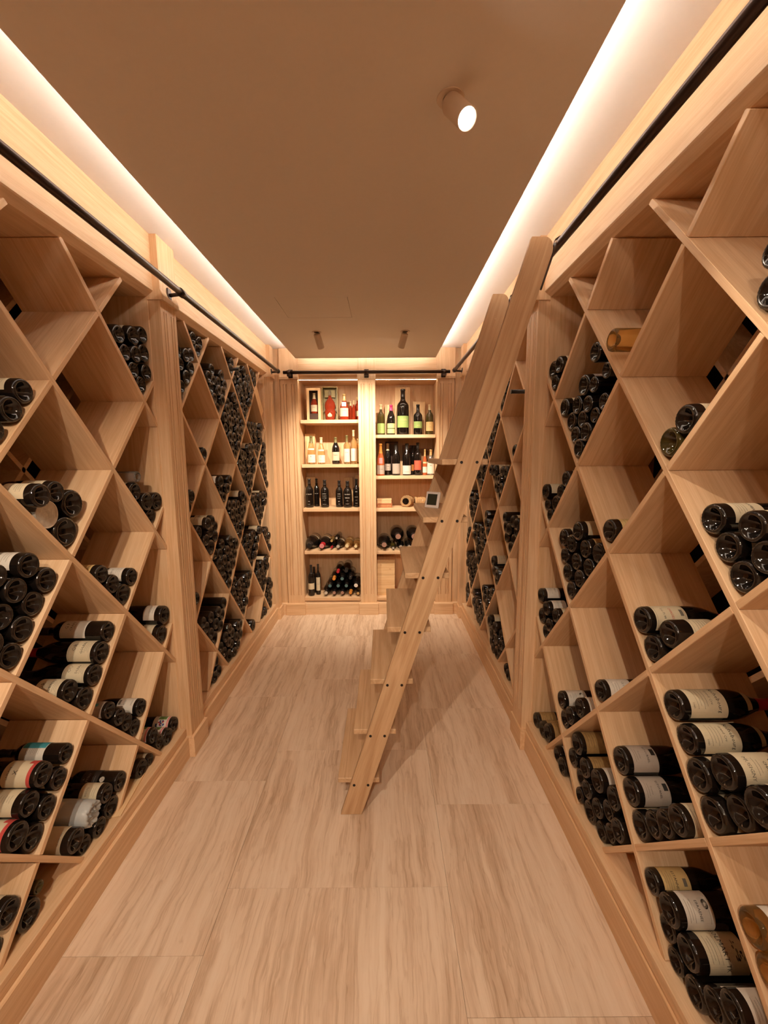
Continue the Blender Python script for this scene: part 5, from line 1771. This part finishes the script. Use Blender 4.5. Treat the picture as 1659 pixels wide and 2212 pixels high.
# right niche, top shelf
ZS = 1.866
G = 'paper_green'
standing('olive-dark bottle with green label and cork-coloured top', 'bordeaux', -.020, 4.36, ZS, .078, .311, 'olive_glass', 'cap_cream', .84, [(G, .06, .38, 1.35, [tt('S', .25, .311, .016, 'ink_red'), tt('GREEN', .12, .311, .009, 'paper_yellow')])], SH)
wbox('narrow pine box behind the pink-capped bottle', 'wine_box', .023, .077, 4.47, 4.55, ZS+.0006, ZS+.322)
standing('burgundy bottle with pink cap and two pale green labels', 'burgundy', .085, 4.37, ZS, .083, .307, 'dark_glass', 'cap_pink', .81, [('paper_pale_green', .23, .385, 1.2, []), ('paper_pale_green', .06, .21, 1.2, [])], SH)
wbox('tall pine box behind the oversized bottle', 'wine_box', .130, .290, 4.50, 4.57, ZS+.0006, ZS+.505)
standing('oversized dark bottle with large green label, tallest on shelves', 'bordeaux', .209, 4.40, ZS, .126, .468, 'dark_glass', 'cap_black', .84, [(G, .165, .415, 1.15, [tt('GREEN', .33, .468, .026, 'paper_yellow'), Ln(-.04, .04, .468*.27, 'paper_yellow', .0015)])], SH)
wbox('pine box with stamped top behind the green-labelled bottle', 'wine_box', .322, .450, 4.50, 4.57, ZS+.0006, ZS+.355)
standing('dark bottle with small green label before stamped pine box', 'bordeaux', .364, 4.38, ZS, .091, .311, 'dark_glass', 'cap_black', .82, [(G, .225, .44, 1.2, [tt('GREEN', .31, .311, .012, 'paper_yellow')])], SH)
standing('olive-dark bottle with yellow label and cream top', 'bordeaux', .486, 4.38, ZS, .077, .310, 'olive_glass', 'cap_cream', .82, [('paper_yellow', .13, .43, 1.4, [tt('S', .36, .310, .014, 'ink_black'), tt('Solera', .26, .310, .011, 'ink_grey')])], SH)
# right niche, second shelf
ZS = 1.450
def dbox(label, x0, x1, y0, y1, h, mat):
    t = thing('gift_box', label, 'box', ((x0+x1)/2, (y0+y1)/2, ZS))
    part('carton', mat, (x0, x1, y0, y1, ZS+.0006, ZS+h-.028), t, bev=.002)
    part('lid', mat, (x0-.001, x1+.001, y0-.001, y1+.001, ZS+h-.027, ZS+h), t, bev=.002)
dbox('wide dark brown gift box behind the second shelf bottles', .025, .161, 4.50, 4.57, .356, 'dark_card')
dbox('tall grey-brown gift box behind the middle bottles', .213, .283, 4.51, 4.57, .320, 'brown_card')
dbox('dark gift box beside the grey-brown one', .286, .372, 4.52, 4.57, .315, 'dark_card')
dbox('tan wooden-looking gift box behind the small rose bottle', .394, .468, 4.50, 4.565, .278, 'brown_card')
dbox('brown gift box in the niche corner on second shelf', .474, .530, 4.50, 4.565, .276, 'brown_card')
standing('slender bottle with orange capsule and pink crystal print', 'slope', -.025, 4.33, ZS, .080, .327, 'rose_glass', 'cap_orange', .70, [('paper_grey', .05, .33, 1.35, [tt('FLORA', .20, .327, .014, 'ink_grey'), Ln(-.03, .03, .03, 'ink_grey')]), ('pink_print', .38, .56, .5, [])], SH)
standing('dark burgundy bottle with cream capsule and grey label', 'burgundy', .050, 4.415, ZS, .071, .333, 'dark_glass', 'cap_cream', .78, [('paper_grey', .15, .36, 1.0, [tt('GRAN', .28, .333, .011, 'ink_black'), tt('1990', .20, .333, .009, 'ink_black')])], SH)
standing('dark burgundy bottle with tall plain grey label', 'burgundy', .136, 4.36, ZS, .083, .331, 'dark_glass', 'cap_black', .80, [('paper_grey', .055, .37, 1.2, [tt('Clos', .33, .331, .008, 'ink_grey')])], SH)
standing('dark burgundy bottle with white label and black print', 'burgundy', .248, 4.36, ZS, .090, .330, 'dark_glass', 'cap_black', .80, [('paper_white', .04, .31, 1.3, [T('RESERVE', 0, .035, .012, 'ink_black'), T('Vi', .018, .093, .010, 'ink_black')])], SH)
standing('slim dark bottle with orange label behind the red-labelled one', 'bordeaux', .316, 4.45, ZS, .052, .306, 'dark_glass', 'cap_black', .78, [('paper_orange', .14, .36, 1.3, [])], SH)
standing('dark bottle with red label, tallest of its row', 'bordeaux', .362, 4.36, ZS, .079, .338, 'dark_glass', 'cap_black', .80, [('paper_red', .165, .455, 1.15, [tt('ALTURA', .40, .338, .010, 'paper_orange')] + [Ln(-.022, .022, .338*(.22+.035*j), 'paper_orange', .0012) for j in range(4)])], SH)
standing('small rose spirit bottle with pale label', 'slope', .438, 4.37, ZS, .050, .267, 'rose_glass', 'cap_gold', .74, [('paper_white', .10, .33, 1.1, [Ln(-.015, .015, .06, 'ink_grey'), Ln(-.015, .015, .075, 'ink_grey')]), ('cap_cream', .46, .52, .9, [])], SH)
standing('clear bottle with broad white label and gold top', 'slope', .500, 4.37, ZS, .076, .266, 'clear_glass', 'cap_gold', .78, [('paper_white', .06, .52, 1.3, [tt('H.', .38, .266, .026, 'ink_black')])], SH)
# right niche, third shelf
ZS = 1.115
t = thing('wooden_box', 'flat pine box resting on a reddish stamped cigar box', 'box', (.005, 4.38, ZS+.05))
part('carton', 'pine_x', (-.065, .085, 4.32, 4.44, ZS+.0440, ZS+.078), t); part('lid', 'pine_x', (-.066, .087, 4.319, 4.441, ZS+.0785, ZS+.088), t)
t = thing('cigar_box', 'reddish cigar box with stamped letters on the right niche shelf', 'box', (.005, 4.38, ZS))
part('carton', 'reddish_box', (-.068, .092, 4.31, 4.45, ZS+.0006, ZS+.034), t); part('lid', 'reddish_box', (-.069, .093, 4.309, 4.451, ZS+.0345, ZS+.0435), t)
bm = new_bm(); add_text(bm, 'ROMANCETA', .022, 0, lambda x_, y_: Vector((x_, 0, y_)))
o = finish('lettering', bm, 'pine_x', t); o.location = Vector((.012, 4.3094, ZS+.018)) - t.location
bm = new_bm()
def wrapped(label, x, y, z, R, dirv, H):
    bm = new_bm(); rr = random.Random(int(x*1000)); pr = [(0,.02),(R*.6,.004),(R*1.05,.0),(R*1.08,.02)] + [(R*(1.06 if j % 2 else .98), .02+.012*j) for j in range(1, 12)] + [(R*.9,.175),(R*.6,.20),(R*.5,.225),(R*.62,.24),(R*.35,.262),(0,.264)]
    pr = [(a, b_*H/.264) for a, b_ in pr]
    lathe(bm, pr, 26)
    for v in bm.verts: v.co.x *= 1+rr.uniform(-.07, .03); v.co.y *= 1+rr.uniform(-.07, .03)
    o = finish('wrapped_bottle', bm, 'cellophane', smooth=False); o.matrix_world = Matrix.Translation((x, y, z)) @ basis(dirv, (0, -.3, 1))
    tag(o, label, 'bottle', 'cellophane wrapped bottles')
    bm = new_bm(); lathe(bm, [(0, .006), (R*.62, .003), (R*.62, .010), (0, .010)], 20); bmesh.ops.recalc_face_normals(bm, faces=bm.faces)
    for v in bm.verts: v.co.z -= .004
    finish('base_disc', bm, 'dark_glass', o)
wrapped('crinkled cellophane wrapped bottle lying with dark base showing', .235, 4.34, ZS+.062, .056, (.35, 1, 0), .22)
wrapped('crinkled cellophane wrapped bottle lying behind the hygrometer', .36, 4.36, ZS+.055, .050, (1, .12, 0), .17) if False else None
wrapped('crinkled cellophane wrapped bottle lying sideways behind ladder tread', .330, 4.36, ZS+.055, .048, (1, .10, 0), .18)
# right niche, fourth shelf
ZS = .663
LR = 'large bottles on the right niche fourth shelf'
lying('large dark bottle with pink seal and gold arc lettering', 'champagne', .006, ZS+.0700, .066, .335, 'dark_glass', 'cap_black', .0, None, 'cap_mauve', None, LR)
lying('largest dark bottle with pink seal, resting above the others', 'champagne', .146, ZS+.1560, .072, .335, 'dark_glass', 'cap_black', .01, None, 'cap_mauve', None, LR)
lying('large dark bottle partly hidden by the ladder', 'champagne', .318, ZS+.156, .070, .335, 'dark_glass', 'cap_black', 0, None, 'cap_mauve', None, LR)
lying('small dark bottle lying below the largest one', 'bordeaux', .100, ZS+.0290, .027, .31, 'olive_glass', 'cap_black', 0, None, 'silver', None, LR)
lying('dark bottle lying under the large pair, beside ladder tread', 'burgundy', .180, ZS+.0420, .040, .31, 'dark_glass', 'cap_black', 0, None, 'silver', None, LR)
lying('dark bottle below the ladder-hidden large one', 'burgundy', .268, ZS+.0420, .040, .31, 'dark_glass', 'cap_black', 0, None, 'silver', None, LR)
lying('dark bottle at the inner end of the fourth shelf', 'burgundy', .380, ZS+.0420, .040, .31, 'dark_glass', 'cap_black', 0, None, 'silver', None, LR)
# right niche floor: wooden wine case
t = thing('wine_case', 'pale pine wine case of horizontal planks on the right niche floor', 'crate', (.025, 4.42, .165))
for j, (a, b_) in enumerate(((.1656, .275), (.2765, .385), (.3865, .545))):
    part('plank', 'pine_x', (-.072, .118, 4.30, 4.312, a, b_), t, bev=.001)
part('side_board', 'pine_y', (-.072, -.062, 4.3125, 4.55, .1656, .545), t); part('side_board', 'pine_y', (.108, .118, 4.3125, 4.55, .1656, .545), t)
part('lid', 'pine_y', (-.072, .118, 4.300, 4.55, .5455, .556), t)
bm = new_bm()
for x_, z_, s1 in ((-.03, .50, '3'), (.068, .452, 'G1')): add_text(bm, s1, .022, 0, lambda a, b2: Vector((x_+a, 0, z_+b2)))
o = finish('lettering', bm, 'reddish_box', t); o.location = Vector((0, 4.2994, 0)) - t.location
